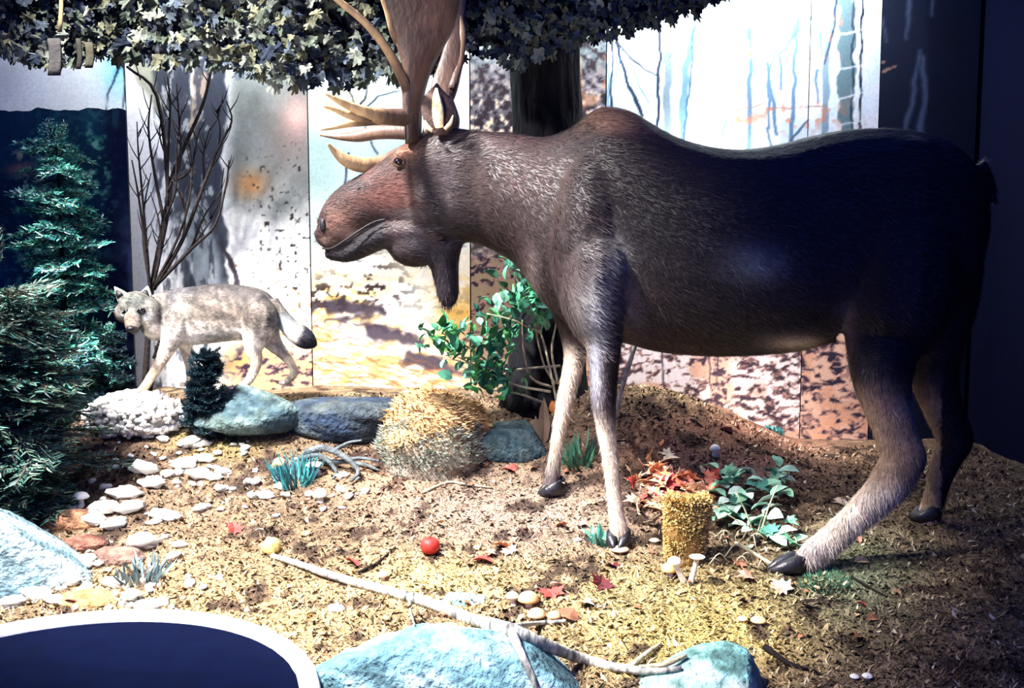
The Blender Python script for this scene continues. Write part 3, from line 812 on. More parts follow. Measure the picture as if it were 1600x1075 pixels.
tine([(655, 208, 14, B_), (625, 206, 12, B_), (590, 207, 11, B_ + .02), (560, 213, 9, B_ + .05), (530, 214, 5, B_ + .08), (500, 211, 1.5, B_ + .1)], far_antler, .1)  # shadowed tine, the shade is put into its dark colour
tine([(640, 232, 10, B_), (615, 246, 11, B_ - .03), (592, 255, 11, B_ - .06), (565, 258, 12, B_ - .1), (540, 250, 10, B_ - .14), (522, 236, 5, B_ - .17), (512, 224, 1.5, B_ - .2)], far_antler, .65)
tine([(706, 140, 7, B_ + .1), (718, 95, 7, B_ + .18), (722, 50, 6, B_ + .22), (716, 15, 3, B_ + .26)], far_antler, .5)

def ear(rows, d, inner, twist):
    q = smooth_path(np.asarray(rows, float), 4); C, A, B = [], [], []
    for lx, ly, rx, ry, t in q:
        a, b = P(lx, ly, d), P(rx, ry, d); C.append((a + b) / 2); A.append((b - a) / 2 + np.array([0, twist, 0])); B.append([0, t, 0])
    V, F = loft(C, A, B, 14)
    n = vn3(V, .08, 2); o = part('ear', V, F, 'pelt', moose, lin(np.clip(np.array([78., 60, 54]) * (1 + .6 * n)[:, None], 0, 255)))
    if inner:
        V, F = pxtube([(687, 200, 6, d - .045), (685, 188, 8, d - .05), (684, 170, 9, d - .05), (682, 152, 6, d - .045), (682, 138, 2, d - .03)], 8, 4, .5)
        part('ear_lining', V, F, 'pelt', o, lin((232, 206, 158)), label='cream inner ear hair')
        for r in ([(676, 205, 3, d - .06), (668, 198, 4, d - .06), (664, 188, 1, d - .06)], [(695, 202, 3, d - .06), (704, 192, 3.5, d - .06), (708, 180, 1, d - .06)]):
            V, F = pxtube(r, 6, 3, .6); part('ear_tuft', V, F, 'pelt', o, lin((214, 184, 140)))
ear([(680, 212, 700, 210, .02), (664, 192, 712, 190, .03), (658, 168, 709, 166, .032), (664, 150, 700, 148, .026), (676, 138, 690, 138, .014), (682, 131, 685, 131, .004)], Dm(690) - .11, True, .02)
ear([(700, 205, 716, 205, .02), (700, 180, 718, 185, .02), (698, 160, 712, 165, .016), (700, 148, 706, 150, .004)], Dm(690) + .12, False, .02)
e = P(623, 253, Dm(623) - .118)
V, F = ball(e, (.019, .018, .016)); eye = part('eye', V, F, 'dark_gloss', moose)
V, F = tube([e + np.array([.026 * math.cos(t), -.004, .02 * math.sin(t)]) for t in np.linspace(0, 2 * math.pi, 12)], [.006] * 12, 6, 2)
part('eyelid', V, F, 'pelt', moose, lin((74, 54, 44)))
V, F = pxtube([(504, 388, 1.4, Dm(505) - .045), (518, 388, 1.6, Dm(518) - .08), (540, 375, 1.6, Dm(540) - .094), (562, 360, 1.6, Dm(562) - .096), (584, 347, 1.3, Dm(584) - .096), (604, 342, 1.2, Dm(604) - .105)], 6, 4)
part('mouth', V, F, 'dark_skin', moose)
V, F = ball(P(505, 352, Dm(505) - .082), (.017, .012, .036)); part('nostril', V, F, 'dark_skin', moose)

# ================================================================== THE COYOTE
DC = 5.5
dC = lambda px: DC
g1 = hit(222, 612)
cp = [slices([(228, 464, 236, 512, .07), (246, 458, 252, 530, .09), (266, 452, 268, 540, .105), (300, 447, 300, 540, .115), (340, 443, 340, 536, .12), (376, 445, 374, 532, .115),
              (402, 450, 398, 534, .11), (420, 459, 416, 530, .095), (432, 474, 430, 510, .05)], dC, 18)]
hd = DC - .10
cp += [ball(P(213, 478, hd), (.098, .10, .085)), ball(P(232, 488, hd), (.075, .09, .085)), ball(P(196, 488, hd - .01), (.06, .07, .06)), ball(P(245, 500, DC - .03), (.10, .11, .12))]
cp.append(pxtube([(211, 484, 17, hd - .03), (208, 497, 14, hd - .09), (206, 508, 11, hd - .14), (205, 514, 8, hd - .17)], 10, 3))
cp.append(pxtube([(214, 500, 9, hd - .05), (210, 514, 7, hd - .11), (208, 519, 4, hd - .14)], 8, 3))
cp.append(pxtube([(285, 470, 8, DC - .03), (280, 490, 22, DC - .05), (274, 512, 25, DC - .06), (266, 535, 16, DC - .08), (256, 556, 11, DC - .09), (244, 576, 8.5, DC - .1), (232, 595, 7, DC - .1), (224, 606, 6.5, DC - .1), (215, 612, 5, DC - .12)], 10))
cp.append(pxtube([(285, 470, 8, DC + .03), (285, 500, 22, DC + .05), (290, 540, 12, DC + .07), (294, 560, 8.5, DC + .07), (297, 578, 7, DC + .07), (297, 594, 6, DC + .07), (291, 600, 5, DC + .06)], 10))
cp.append(pxtube([(408, 462, 8, DC - .03), (407, 480, 24, DC - .05), (405, 500, 29, DC - .06), (402, 520, 25, DC - .06), (396, 545, 15, DC - .07), (400, 562, 10.5, DC - .07), (399, 576, 8, DC - .07), (390, 592, 7, DC - .07), (380, 602, 6.5, DC - .07), (364, 608, 5, DC - .08)], 10))
cp.append(pxtube([(410, 465, 8, DC + .03), (412, 495, 24, DC + .05), (422, 528, 17, DC + .06), (440, 550, 10, DC + .06), (453, 566, 7.5, DC + .06), (459, 580, 6.5, DC + .06), (455, 590, 6, DC + .06), (445, 597, 5, DC + .05)], 10))
cp.append(pxtube([(424, 470, 11, DC), (437, 490, 12, DC), (450, 508, 15, DC), (466, 522, 17.5, DC), (482, 533, 15, DC), (494, 540, 5, DC)], 10))
V, F, N = fuse(cp, .0075, 5)
def coy_color(V):
    px, py = proj(V); n = vn3(V, .10, 13); f = vn3(V * np.array([1, 1, .5]), .025, 16); g = lambda a, b, c, d: blot(px, py, a, b, c, d)
    C = np.tile(np.array([94., 85, 77]), (len(V), 1))
    C = mixc(C, (204, 194, 180), ss(492, 520, py + 10 * n) * (px > 225))
    C = mixc(C, (46, 42, 42), ss(480, 450, py + 10 * f) * (px > 255) * .8)
    C = mixc(C, (48, 46, 50), g(268, 468, 7, 22) * .9 + g(288, 452, 18, 9) * .9 + g(420, 462, 14, 8) * .7)
    C = mixc(C, (140, 134, 124), g(284, 484, 13, 22) * .7)
    C = mixc(C, (92, 95, 90), g(208, 470, 34, 18) * .95)
    C = mixc(C, (232, 232, 224), g(233, 497, 14, 9) + g(213, 508, 9, 5) * .6 + g(190, 493, 5, 6) * .6)
    C = mixc(C, (120, 88, 74), g(204, 500, 8, 10) * .85)
    C = mixc(C, (78, 74, 74), g(212, 488, 4, 10) * .5 + g(252, 492, 5, 26) * .8)
    C = mixc(C, (206, 182, 156), ss(540, 560, py) * .8)
    C = mixc(C, (90, 98, 104), g(445, 505, 20, 18) * .9)
    C = mixc(C, (22, 22, 30), ss(462, 474, px + (py - 525) * .4) * (py > 505) * (py < 556))
    C = C * (1 + .3 * n + .7 * f)[:, None]
    return lin(np.clip(C, 0, 255))
coyote = thing('coyote', np.array([P(310, 610, DC)[0], DC, P(310, 612, DC)[2]]), 'pale grey coyote with dark-tipped tail stepping to the left beside the spruce board', 'coyote')
part('body', V, F, 'pelt', coyote, coy_color(V))
def coy_dir(Pt):
    px, py = proj(Pt); D = np.tile(np.array([.9, 0, -.35]), (len(Pt), 1)); D[py > 545] = [.1, 0, -1]; D[px > 432] = [.75, 0, -.65]; return D
FV, FF, FC = fur(V, F, N, 26000, coy_dir, .026, .0017, coy_color, .35, bright=(.35, 1.35), spark=.0, dark=.28)
part('fur', FV, FF, 'fur', coyote, FC, smooth=False, kind='stuff')
for tx, ty, lx, ly, rx, ry, d in ((179, 448, 184, 472, 203, 460, hd), (231, 447, 216, 461, 240, 470, hd + .02)):
    t, l, r = P(tx, ty, d), P(lx, ly, d - .01), P(rx, ry, d); m = (l + r) / 2
    V, F = loft([m + np.array([0, .02, -.02]), m, (m * .5 + t * .5), t], [(r - l) * .5, (r - l) * .5, (r - l) * .3, (r - l) * .04], [[0, .03, 0], [0, .028, 0], [0, .018, 0], [0, .004, 0]], 12)
    o = part('ear', V, F, 'pelt', coyote, lin((150, 146, 138)))
    c = m * .62 + t * .38 + np.array([0, -.022, 0])
    V, F = loft([m * .85 + t * .15 + np.array([0, -.024, 0]), c, m * .3 + t * .7 + np.array([0, -.015, 0])], [(r - l) * .25, (r - l) * .24, (r - l) * .08], [[0, .005, 0]] * 3, 8)
    part('ear_lining', V, F, 'dark_skin', o)
for ex, ey in ((219, 485), (197, 487)):
    V, F = pxtube([(ex - 6, ey + 3, 1.4, hd - .095), (ex, ey, 3.4, hd - .105), (ex + 7, ey - 3, 1.6, hd - .09)], 8, 3); part('eye', V, F, 'dark_gloss', coyote)
V, F = ball(P(204, 514, hd - .20), (.022, .018, .017)); part('nose', V, F, 'dark_skin', coyote)
V, F = pxtube([(205, 519, 1.5, hd - .17), (214, 516, 1.6, hd - .135), (222, 508, 1.2, hd - .10)], 6, 3); part('mouth', V, F, 'dark_skin', coyote)
for px_, py_, d in ((214, 613, DC - .13), (290, 601, DC + .05), (364, 609, DC - .09), (445, 598, DC + .04)):
    o = []
    for k in range(4):
        c = P(px_ - 2 + (k - 1.5) * 2.2, py_ - .5, d - .02 + .012 * abs(k - 1.5)); o.append(ball(c, (.016, .026, .016), 8, 6))
    V, F, _ = join(o); part('paw', V, F, 'pelt', coyote, lin((228, 206, 182)))
# ================================================================== PLANTS, NET
from mathutils import Matrix, Euler
def inst(name, me, parent, loc, rot=(0, 0, 0), sc=1.0, label=None):
    """one more piece sharing mesh data; loc in world coordinates"""
    o = bpy.data.objects.new(name, me); scene.collection.objects.link(o)
    o.parent = parent; o.location = np.asarray(loc) - ORG[parent.name]; o.rotation_euler = rot
    o.scale = (sc, sc, sc) if np.isscalar(sc) else sc
    if label: o['label'] = label
    return o

def with_mat(me, mat):
    if not me.materials: me.materials.append(MATS[mat])
    return me

def leaf_mesh(name, outline, col, mat='leaf', curl=.15, ridge=.06, seed=0, thick=.012):
    """leaf of unit length along +Y with midrib fold, curl and a little thickness"""
    r = np.random.default_rng(seed); o = np.asarray(outline, float); k = len(o)
    V = np.c_[o, -curl * (o[:, 1] - .4) ** 2 * 1.5 + np.abs(o[:, 0]) * ridge * 3 + r.normal(0, .02, k)]
    c = np.array([[0, .42, 0.0]]); V = np.vstack([V, c]); U = V - np.array([0, 0, thick]); n = len(V)
    F = [[i, (i + 1) % k, k] for i in range(k)] + [[n + (i + 1) % k, n + i, n + k] for i in range(k)] + [[i, n + i, n + (i + 1) % k, (i + 1) % k] for i in range(k)]
    C = lin(np.clip(np.asarray(col, float) * r.uniform(.85, 1.15, (n, 1)), 0, 255))
    return with_mat(make_mesh(name, np.vstack([V, U]), F, np.vstack([C, C * .8]), False), mat)

OVAL = [(0, 0), (.2, .12), (.34, .38), (.3, .66), (.14, .88), (0, 1), (-.14, .88), (-.3, .66), (-.34, .38), (-.2, .12)]
MAPLE = [(0, .0), (.12, .16), (.42, .08), (.34, .26), (.56, .46), (.30, .50), (.34, .74), (.14, .66), (0, 1), (-.14, .66), (-.34, .74), (-.30, .50), (-.56, .46), (-.34, .26), (-.42, .08), (-.12, .16)]
FLAKE = [(0, 0), (.16, .04), (.34, .2), (.3, .36), (.5, .44), (.46, .6), (.3, .62), (.34, .86), (.2, .92), (.1, .76), (-.02, 1), (-.14, .98), (-.16, .74), (-.4, .84), (-.44, .68), (-.28, .52), (-.46, .34), (-.42, .2), (-.2, .2)]
LANCE = [(0, 0), (.08, .1), (.13, .4), (.09, .75), (0, 1), (-.09, .75), (-.13, .4), (-.08, .1)]

# ---- camouflage netting hung across the top
edge = np.array([(-60, 84), (0, 88), (60, 98), (90, 100), (150, 92), (200, 92), (260, 102), (350, 102), (400, 116), (450, 130), (560, 132), (620, 122), (680, 110), (730, 92), (765, 82), (800, 102), (850, 92),
                 (875, 74), (920, 60), (960, 56), (1000, 42), (1060, 26), (1100, 10), (1135, -4), (1180, -40)], float)
YN = 5.32
def net_y(px): return YN + .07 * math.sin(px * .011) + .04 * math.sin(px * .037 + 1)
net = thing('camouflage_net', P(560, -70, YN), 'grey-green camouflage netting of cloth leaves hung across the top', 'netting')
xs = np.arange(-60, 1181, 18.0); rows_ = []
Vb = []
for x in xs:
    e0 = np.interp(x, edge[:, 0], edge[:, 1]) - 14
    for r in np.linspace(-110, max(e0, -95), 9): Vb.append(P(x, r, net_y(x) + .07 + .03 * math.sin(x * .09 + r * .1)))
Vb = np.array(Vb); nb = len(xs)
Fb = [[i * 9 + j, i * 9 + j + 1, i * 9 + j + 10, i * 9 + j + 9] for i in range(nb - 1) for j in range(8)]
V2 = np.vstack([Vb, Vb + np.array([0, .008, 0])]); n0 = len(Vb)
F2 = Fb + [[a + n0 for a in f[::-1]] for f in Fb] + [[i * 9 + 8, (i + 1) * 9 + 8, (i + 1) * 9 + 8 + n0, i * 9 + 8 + n0] for i in range(nb - 1)]
part('added_backing', V2, F2, 'added_backing_cloth', net)  # dark sheet added behind the flakes to block the bright backdrop
flk = [leaf_mesh('cloth_leaf', FLAKE, c, 'net_cloth', .5, .12, 100 + k, .02) for k, c in enumerate([(88, 94, 84), (60, 68, 76), (96, 96, 76), (34, 42, 56), (72, 80, 68), (108, 112, 102)])]
flV = [(np.array([v.co for v in m.vertices]), [list(p.vertices) for p in m.polygons], np.array([d.color[:3] for d in m.color_attributes['Col'].data])) for m in flk]
fl = []
for x in np.arange(-50, 1150, 7.5):                                # the hanging fringe
    fl.append((x + random.uniform(-5, 5), np.interp(x, edge[:, 0], edge[:, 1]) - random.uniform(6, 20), -.04, True))
while len(fl) < 2300:
    x = random.uniform(-60, 1170); e0 = np.interp(x, edge[:, 0], edge[:, 1])
    y = random.uniform(-80, e0 - 6)
    if y < e0: fl.append((x, y, random.uniform(-.12, .04), False))
bulk = []; nparts = 0
for i, (x, y, dy, fr) in enumerate(fl):
    p = P(x, y, net_y(x) + dy); s = random.uniform(.05, .085) * (1.05 if fr else 1)
    # leaf length axis (+Y local) hangs downwards and faces the viewer
    rot = Euler((random.gauss(-1.5, .45), random.gauss(0, .5), random.gauss(0, .5))).to_matrix() @ Matrix.Rotation(random.gauss(0, .55 if fr else 1.2), 3, 'Z')
    k = random.randrange(6)
    if i < 300:
        inst('cloth_leaf', flk[k], net, p, rot.to_euler(), (s * random.uniform(.7, 1.3), s * random.uniform(.8, 1.3), s))
    else:
        v, f, c = flV[k]; v = v * np.array([random.uniform(.7, 1.3), random.uniform(.8, 1.3), 1]); bulk.append((v @ (np.array(rot).T) * s + p, f, c * random.uniform(.55, 1.25)))
V, F, C = join(bulk)
part('cloth_leaves', V, F, 'net_cloth', net, C, False, kind='stuff')
for x, y0, y1, w, c in ((93, -60, 50, 7, (120, 106, 78)), (84, 60, 118, 20, (50, 48, 48)), (122, 60, 108, 8, (36, 34, 30)), (138, 66, 106, 13, (50, 48, 38))):
    V, F = loft([P(x + 3 * math.sin(t * 3), y0 + (y1 - y0) * t, YN - .15) for t in np.linspace(0, 1, 6)], [[w / 2 * .0035, 0, 0]] * 6, [[0, .004, 0]] * 6, 8)
    part('cloth_strip', V, F, 'net_cloth', net, lin(c))

# ---- conifers
def spray_mesh(seed, cols, ntw=13, need=15, nl=.085, flatz=.25, wd=.009):
    r = np.random.default_rng(seed); Pt, D, S, C = [], [], [], []; st = []
    def run(p, d, L, n, ln):
        st.append((p, p + d * L + np.array([0, 0, -.06 * L])))
        for k in range(n):
            t = (k + .5) / n; q = p + d * L * t + np.array([0, 0, -.06 * L * t])
            for s in (-1, 1):
                sd = np.cross(d, [0, 0, 1.0]); sd /= np.linalg.norm(sd)
                v = d * .75 + sd * s * r.uniform(.5, 1) + np.array([0, 0, r.uniform(-flatz, flatz * 1.5)]); v /= np.linalg.norm(v)
                Pt.append(q); D.append(v * 1.0); S.append(np.cross(v, [0, 0, 1.0]) + r.normal(0, .5, 3)); C.append(cols[r.integers(len(cols))] * r.uniform(.7, 1.25))
    run(np.zeros(3), np.array([1.0, 0, 0]), 1.0, 26, nl)
    for k in range(ntw):
        t = .08 + .84 * k / ntw; s = 1 if k % 2 else -1; a = r.uniform(.6, .95)
        d = np.array([math.cos(a), s * math.sin(a), r.uniform(-.12, .1)]); L = (.50 * (1 - t) + .12) * r.uniform(.85, 1.15)
        run(np.array([t, 0, -.06 * t]), d, L, max(5, int(need * L / .4)), nl)
    Pt, D, S, C = map(np.array, (Pt, D, S, C)); S /= np.linalg.norm(S, axis=1)[:, None]; n = len(Pt)
    V, F, Cc = blades(Pt, D, S, r.uniform(nl * .7, nl * 1.2, n), np.full(n, wd), lin(np.clip(C * .7, 0, 255)), lin(np.clip(C * 1.2, 0, 255)))
    ps = [(V, F, Cc)]
    for a, b in st:
        tv, tf = tube([a, (a + b) / 2, b], [.010, .007, .003], 5, 1); ps.append((tv, tf, lin((58, 48, 40))))
    V, F, Cc = join(ps)
    return with_mat(make_mesh('bough', V, F, Cc, False), 'needle')

def conifer(name, base, height, label, sprays, tiers, Lb, Lt, trunk_r, az=(-math.pi, math.pi), droop=(-.35, .0), start=.08, per=5):
    t = thing(name, base, label, 'conifer')
    V, F = tube([base - np.array([0, 0, .03]), base + np.array([.01, 0, height * .5]), base + np.array([0, 0, height])], [trunk_r, trunk_r * .6, trunk_r * .1], 8)
    part('trunk', V, F, 'bark_dark', t)
    for k in range(tiers):
        u = start + (1 - start) * k / tiers
        for j in range(per):
            a = random.uniform(*az); L = (Lb + (Lt - Lb) * u) * random.uniform(.8, 1.15)
            inst('bough', random.choice(sprays), t, base + np.array([0, 0, height * u + random.uniform(-.03, .03)]), (random.uniform(-.5, .5), -random.uniform(*droop), a), L)
    for j in range(3): inst('bough', sprays[0], t, base + np.array([0, 0, height * .93]), (j * 2.1, -1.2, j * 2.1), Lt * .8)
    return t
DARKG = [np.array(c, float) for c in ((30, 66, 60), (44, 86, 74), (74, 116, 98), (22, 46, 52), (104, 140, 116))]
TEAL = [np.array(c, float) for c in ((56, 156, 134), (104, 196, 162), (34, 92, 100), (184, 232, 204), (24, 62, 80))]
INK = [np.array(c, float) for c in ((14, 42, 50), (22, 56, 62), (12, 28, 44))]
spA = [spray_mesh(201 + k, DARKG) for k in range(3)]
spB = [spray_mesh(211 + k, TEAL, 9, 11, .15, .5, .02) for k in range(3)]
spC = [spray_mesh(221 + k, INK, 9, 11, .24, .7, .03) for k in range(2)]
b = P(-25, 790, 4.75); b[2] = float(G(b[0], b[1]))
conifer('fir_tree', b, 1.12, 'bushy dark green fir with long boughs in the left foreground', spA, 11, .68, .44, .04, (-2.4, .9), (-.5, .15), .04, 9)
b = P(105, 640, 5.68); b[2] = float(G(b[0], b[1]))
conifer('spruce_tree', b, 1.62, 'slim teal spruce sapling in front of the dark painted board', spB, 17, .36, .2, .022, (-math.pi, math.pi), (-.4, .1), .03, 8)
b = P(178, 640, 5.55); b[2] = float(G(b[0], b[1]))
conifer('spruce_tree', b, .5, 'low dark teal spruce seedling at the foot of the painted board', spB[:1] + spC, 7, .2, .08, .014, (-math.pi, math.pi), (-.4, .2), .05, 6)
b = hit(325, 682)
conifer('spruce_seedling', b, .46, 'small inky dark conifer seedling in front of the coyote', spC, 11, .16, .09, .012, (-math.pi, math.pi), (.1, .8), .03, 9)

# ---- trunk behind the moose
b = P(853, 640, 5.72); b[2] = float(G(b[0], b[1]))
rows_ = []
for z in np.linspace(-.1, 2.75, 26):
    rows_.append((z, .205 + .10 * math.exp(-(z + .1) / .18)))
C0 = [b + np.array([.015 * math.sin(z * 2), 0, z]) for z, r in rows_]
V, F = loft(C0, [[r, 0, 0] for z, r in rows_], [[0, r * .95, 0] for z, r in rows_], 40)
ang = np.arctan2(V[:, 1] - b[1], V[:, 0] - b[0]); dd = V[:, :2] - b[:2]
k_ = 1 + .10 * (vn(ang * 9, V[:, 2] * 2.2, .8, 5) - .5) + .12 * (vn(ang * 22, V[:, 2] * 3, .8, 6) - .5)
V[:, :2] = b[:2] + dd * k_[:, None]
single('tree_trunk', V, F, 'bark_dark', "dark navy-brown tree trunk standing behind the moose's shoulder hump", 'tree trunk')

# ---- bare shrub behind the coyote
DSH = 5.78
b = P(232, 600, DSH); b[2] = float(G(b[0], b[1]))
shrub = thing('bare_shrub', b, 'leafless dark shrub fanning upward behind the coyote', 'shrub')
br = [([(226, 612), (231, 530), (237, 450), (256, 345), (262, 290), (245, 150), (198, 104)], 5, 2.2), ([(236, 470), (229, 400), (217, 310), (206, 250)], 3, 1), ([(237, 450), (262, 330), (268, 280), (290, 225), (318, 160), (332, 100)], 4.5, 2),
      ([(240, 452), (285, 375), (320, 285), (342, 230), (362, 190), (354, 158)], 3.6, 1), ([(243, 447), (300, 388), (336, 352), (353, 290), (358, 250)], 3, 1), ([(262, 322), (262, 250), (266, 170), (262, 120)], 2.8, 1.2),
      ([(256, 345), (240, 262), (232, 200), (237, 148)], 2.8, 1), ([(268, 284), (296, 268), (306, 228), (312, 200)], 2.4, .8), ([(232, 420), (222, 300), (216, 235), (214, 190)], 2.2, .8), ([(300, 386), (318, 340), (346, 298)], 2, .8),
      ([(262, 300), (282, 250), (280, 190), (276, 130)], 2.4, 1), ([(240, 560), (250, 530), (262, 505)], 2.4, 1.4), ([(236, 610), (242, 570), (243, 540)], 2.4, 1.6), ([(237, 452), (250, 400), (249, 350), (235, 300)], 2.4, .8),
      ([(320, 284), (318, 240), (328, 200)], 2, .8), ([(262, 250), (250, 215), (252, 180)], 1.8, .7), ([(285, 375), (290, 330), (284, 300)], 1.8, .7), ([(342, 230), (344, 200), (338, 170)], 1.6, .7), ([(239, 450), (270, 390), (292, 330), (300, 270), (296, 220)], 2.6, .8), ([(236, 455), (224, 380), (226, 320), (236, 270)], 2.2, .8),
      ([(241, 450), (310, 372), (340, 320), (350, 262)], 2.2, .7), ([(256, 345), (274, 300), (276, 240), (284, 170)], 2.0, .7)]
for k, (pts, r0, r1) in enumerate(br):
    n = len(pts); dz = (random.Random(k).uniform(-.14, .14))
    V, F = pxtube([(x, y, r0 + (r1 - r0) * i / (n - 1), DSH + dz * min(1, i / 2)) for i, (x, y) in enumerate(pts)], 6, 4)
    o = part('branch', V, F, 'twig_dark', shrub)
    for j in range(5):
        rr = random.Random(k * 31 + j); i = rr.uniform(.35, .95) * (n - 1); a = int(i); f = i - a
        x = pts[a][0] * (1 - f) + pts[min(a + 1, n - 1)][0] * f; y = pts[a][1] * (1 - f) + pts[min(a + 1, n - 1)][1] * f
        if y > 430: continue
        L = rr.uniform(14, 38); s = rr.choice((-1, 1)) * rr.uniform(.3, .9); d = DSH + dz * min(1, i / 2)
        V, F = pxtube([(x, y, 1.0, d), (x + s * L * .5, y - L * .6, .8, d + rr.uniform(-.04, .04)), (x + s * L * .75, y - L * 1.15, .35, d + rr.uniform(-.06, .06))], 5, 2)
        part('twig', V, F, 'twig_dark', o)

# ---- green leafy shrub under the moose's neck
DG = 5.28
b = hit(835, 640)
ivy = thing('leafy_shrub', b, "small round-leaved green shrub below the moose's neck", 'shrub')
stems = [[(872, 640), (862, 590), (845, 520), (815, 450), (790, 410)], [(868, 600), (850, 570), (838, 520), (830, 480)], [(862, 605), (830, 590), (818, 545), (816, 500)], [(875, 572), (830, 575), (780, 578), (700, 560)],
         [(860, 612), (800, 600), (740, 570), (680, 540)], [(872, 600), (862, 550), (868, 510), (876, 470)], [(850, 630), (810, 615), (770, 610)], [(845, 520), (800, 500), (760, 490)], [(780, 578), (735, 545), (690, 520)]]
for s in stems:
    n = len(s); V, F = pxtube([(x, y, 2.4 - 1.4 * i / (n - 1), DG + .1 * math.sin(i + s[0][0])) for i, (x, y) in enumerate(s)], 6, 4); part('stem', V, F, 'twig_pale', ivy)
ivl = [leaf_mesh('leaf', OVAL, c, 'leaf', .3, .1, 300 + k) for k, c in enumerate([(54, 136, 96), (84, 166, 122), (36, 100, 78), (120, 190, 150), (64, 140, 70)])]
cl = [(815, 445, 34, 34, 30), (850, 475, 26, 28, 18), (790, 500, 40, 26, 34), (700, 535, 34, 22, 34), (760, 545, 38, 26, 32), (745, 580, 44, 22, 34), (780, 605, 34, 14, 22), (835, 500, 28, 24, 18), (690, 515, 24, 8, 10), (800, 415, 16, 16, 9), (740, 435, 10, 10, 4)]
nlv = 0
for cx, cy, rx, ry, n in cl:
    for _ in range(int(n * 1.5)):
        x, y = random.gauss(cx, rx * .62), random.gauss(cy, ry * .62)
        if y < 392 + max(0, (x - 790) * 1.05): continue
        nlv += 1
        if nlv > 300: break
        inst('leaf', random.choice(ivl), ivy, P(x, y, DG + random.uniform(-.14, .12)), (random.gauss(.95, .4), random.gauss(0, .4), random.uniform(-2.6, 2.6)), random.uniform(.056, .092))

# ---- pale green plant by the stump
b = hit(1180, 835)
pp = thing('leafy_plant', b, 'pale green broad-leaved plant on the ground beside the mossy stump', 'plant')
ppl = [leaf_mesh('leaf', MAPLE if k % 2 else OVAL, c, 'leaf', .3, .1, 320 + k) for k, c in enumerate([(176, 220, 192), (110, 172, 140), (216, 236, 216), (66, 124, 108), (150, 204, 166)])]
for cx, cy, rx, ry, n in ((1150, 765, 34, 20, 20), (1215, 755, 24, 20, 12), (1150, 800, 36, 18, 20), (1200, 830, 20, 22, 9), (1140, 745, 14, 8, 4), (1240, 850, 12, 8, 3)):
    for _ in range(n):
        x, y = random.gauss(cx, rx * .6), random.gauss(cy, ry * .6); g0 = hit(x, min(y + 22, 860))
        q = P(x, y, g0[1]); q[2] = max(q[2], float(G(q[0], q[1])) + .01)
        inst('leaf', random.choice(ppl), pp, q, (random.gauss(.15, .3), random.gauss(0, .35), random.uniform(-3, 3)), random.uniform(.07, .12))
for x0, y0, x1, y1 in ((1180, 842, 1150, 770), (1185, 845, 1215, 758), (1178, 845, 1130, 800), (1190, 850, 1240, 850), (1182, 842, 1195, 800)):
    a = hit(x0, y0); q = P(x1, y1, a[1]); V, F = tube([a, (a + q) / 2 + np.array([0, 0, .02]), q], [.005, .004, .002], 6, 3); part('stem', V, F, 'twig_pale', pp)
# pale dry grass stems in front of it
b = hit(1185, 875); gr = thing('dry_grass_tuft', b, 'tangle of pale dry grass stems below the leafy plant', 'grass')
for k in range(26):
    x, y = random.uniform(1115, 1235), random.uniform(838, 885); a = hit(x, y); an = random.uniform(0, 6.28); L = random.uniform(.07, .2)
    V, F = tube([a, a + np.array([math.cos(an) * L * .5, math.sin(an) * L * .4, random.uniform(.02, .06)]), a + np.array([math.cos(an) * L, math.sin(an) * L * .6, .006])], [.004, .0035, .002], 5, 3)
    part('grass_stem', V, F, 'twig_pale', gr)

def tuft(name, px, py, n, L, spread, cols, label, cat, w=.006, mat='leaf', lean=(0, 0), tilt=(.7, 1.5)):
    b = hit(px, py); V0 = []
    a = rng.uniform(0, 2 * math.pi, n); r = np.sqrt(rng.random(n)) * spread
    x = b[0] + r * np.cos(a); y = b[1] + r * np.sin(a); e = rng.uniform(*tilt, n); a2 = a + rng.normal(0, .6, n)
    D = np.c_[np.cos(a2) * np.cos(e) + lean[0], np.sin(a2) * np.cos(e) + lean[1], np.sin(e)]; D /= np.linalg.norm(D, axis=1)[:, None]
    S = np.cross(D, [0, -1.0, .3]); S /= np.linalg.norm(S, axis=1)[:, None]
    C = lin(np.clip(np.array(cols, float)[rng.integers(len(cols), size=n)] * rng.uniform(.75, 1.2, (n, 1)), 0, 255))
    V, F, Cc = blades(np.c_[x, y, G(x, y) - .005], D, S, rng.uniform(.5, 1.1, n) * L, np.full(n, w), C * .7, C)
    return single(name, V, F, mat, label, cat, Cc, False)
tuft('grass_tuft', 462, 752, 130, .15, .09, [(24, 92, 100), (50, 130, 128), (18, 60, 76)], 'teal blue-green grass tuft behind the orange mushroom', 'grass', .006)
tuft('grass_tuft', 905, 720, 60, .13, .08, [(60, 120, 90), (90, 140, 110)], 'green blades growing between the front legs of the moose', 'grass', .008)
tuft('grass_tuft', 940, 846, 26, .08, .05, [(40, 110, 96), (120, 170, 150)], "small teal sprig beside the moose's near front hoof", 'plant', .012)
tuft('grass_tuft', 1210, 612 + 60, 30, .05, .05, [(70, 150, 150), (120, 180, 176)], 'tiny blue-green sprig on the brown bank under the belly', 'plant', .01)
tuft('grass_tuft', 220, 905, 70, .09, .10, [(90, 110, 112), (130, 146, 146), (60, 80, 84)], 'grey-blue tuft beside the large pale boulder', 'grass', .008)
tuft('moss_cushion', 1290, 912, 300, .035, .11, [(80, 130, 96), (60, 104, 80), (110, 150, 110)], "soft green moss cushion beside the moose's hind hoof", 'moss', .004)

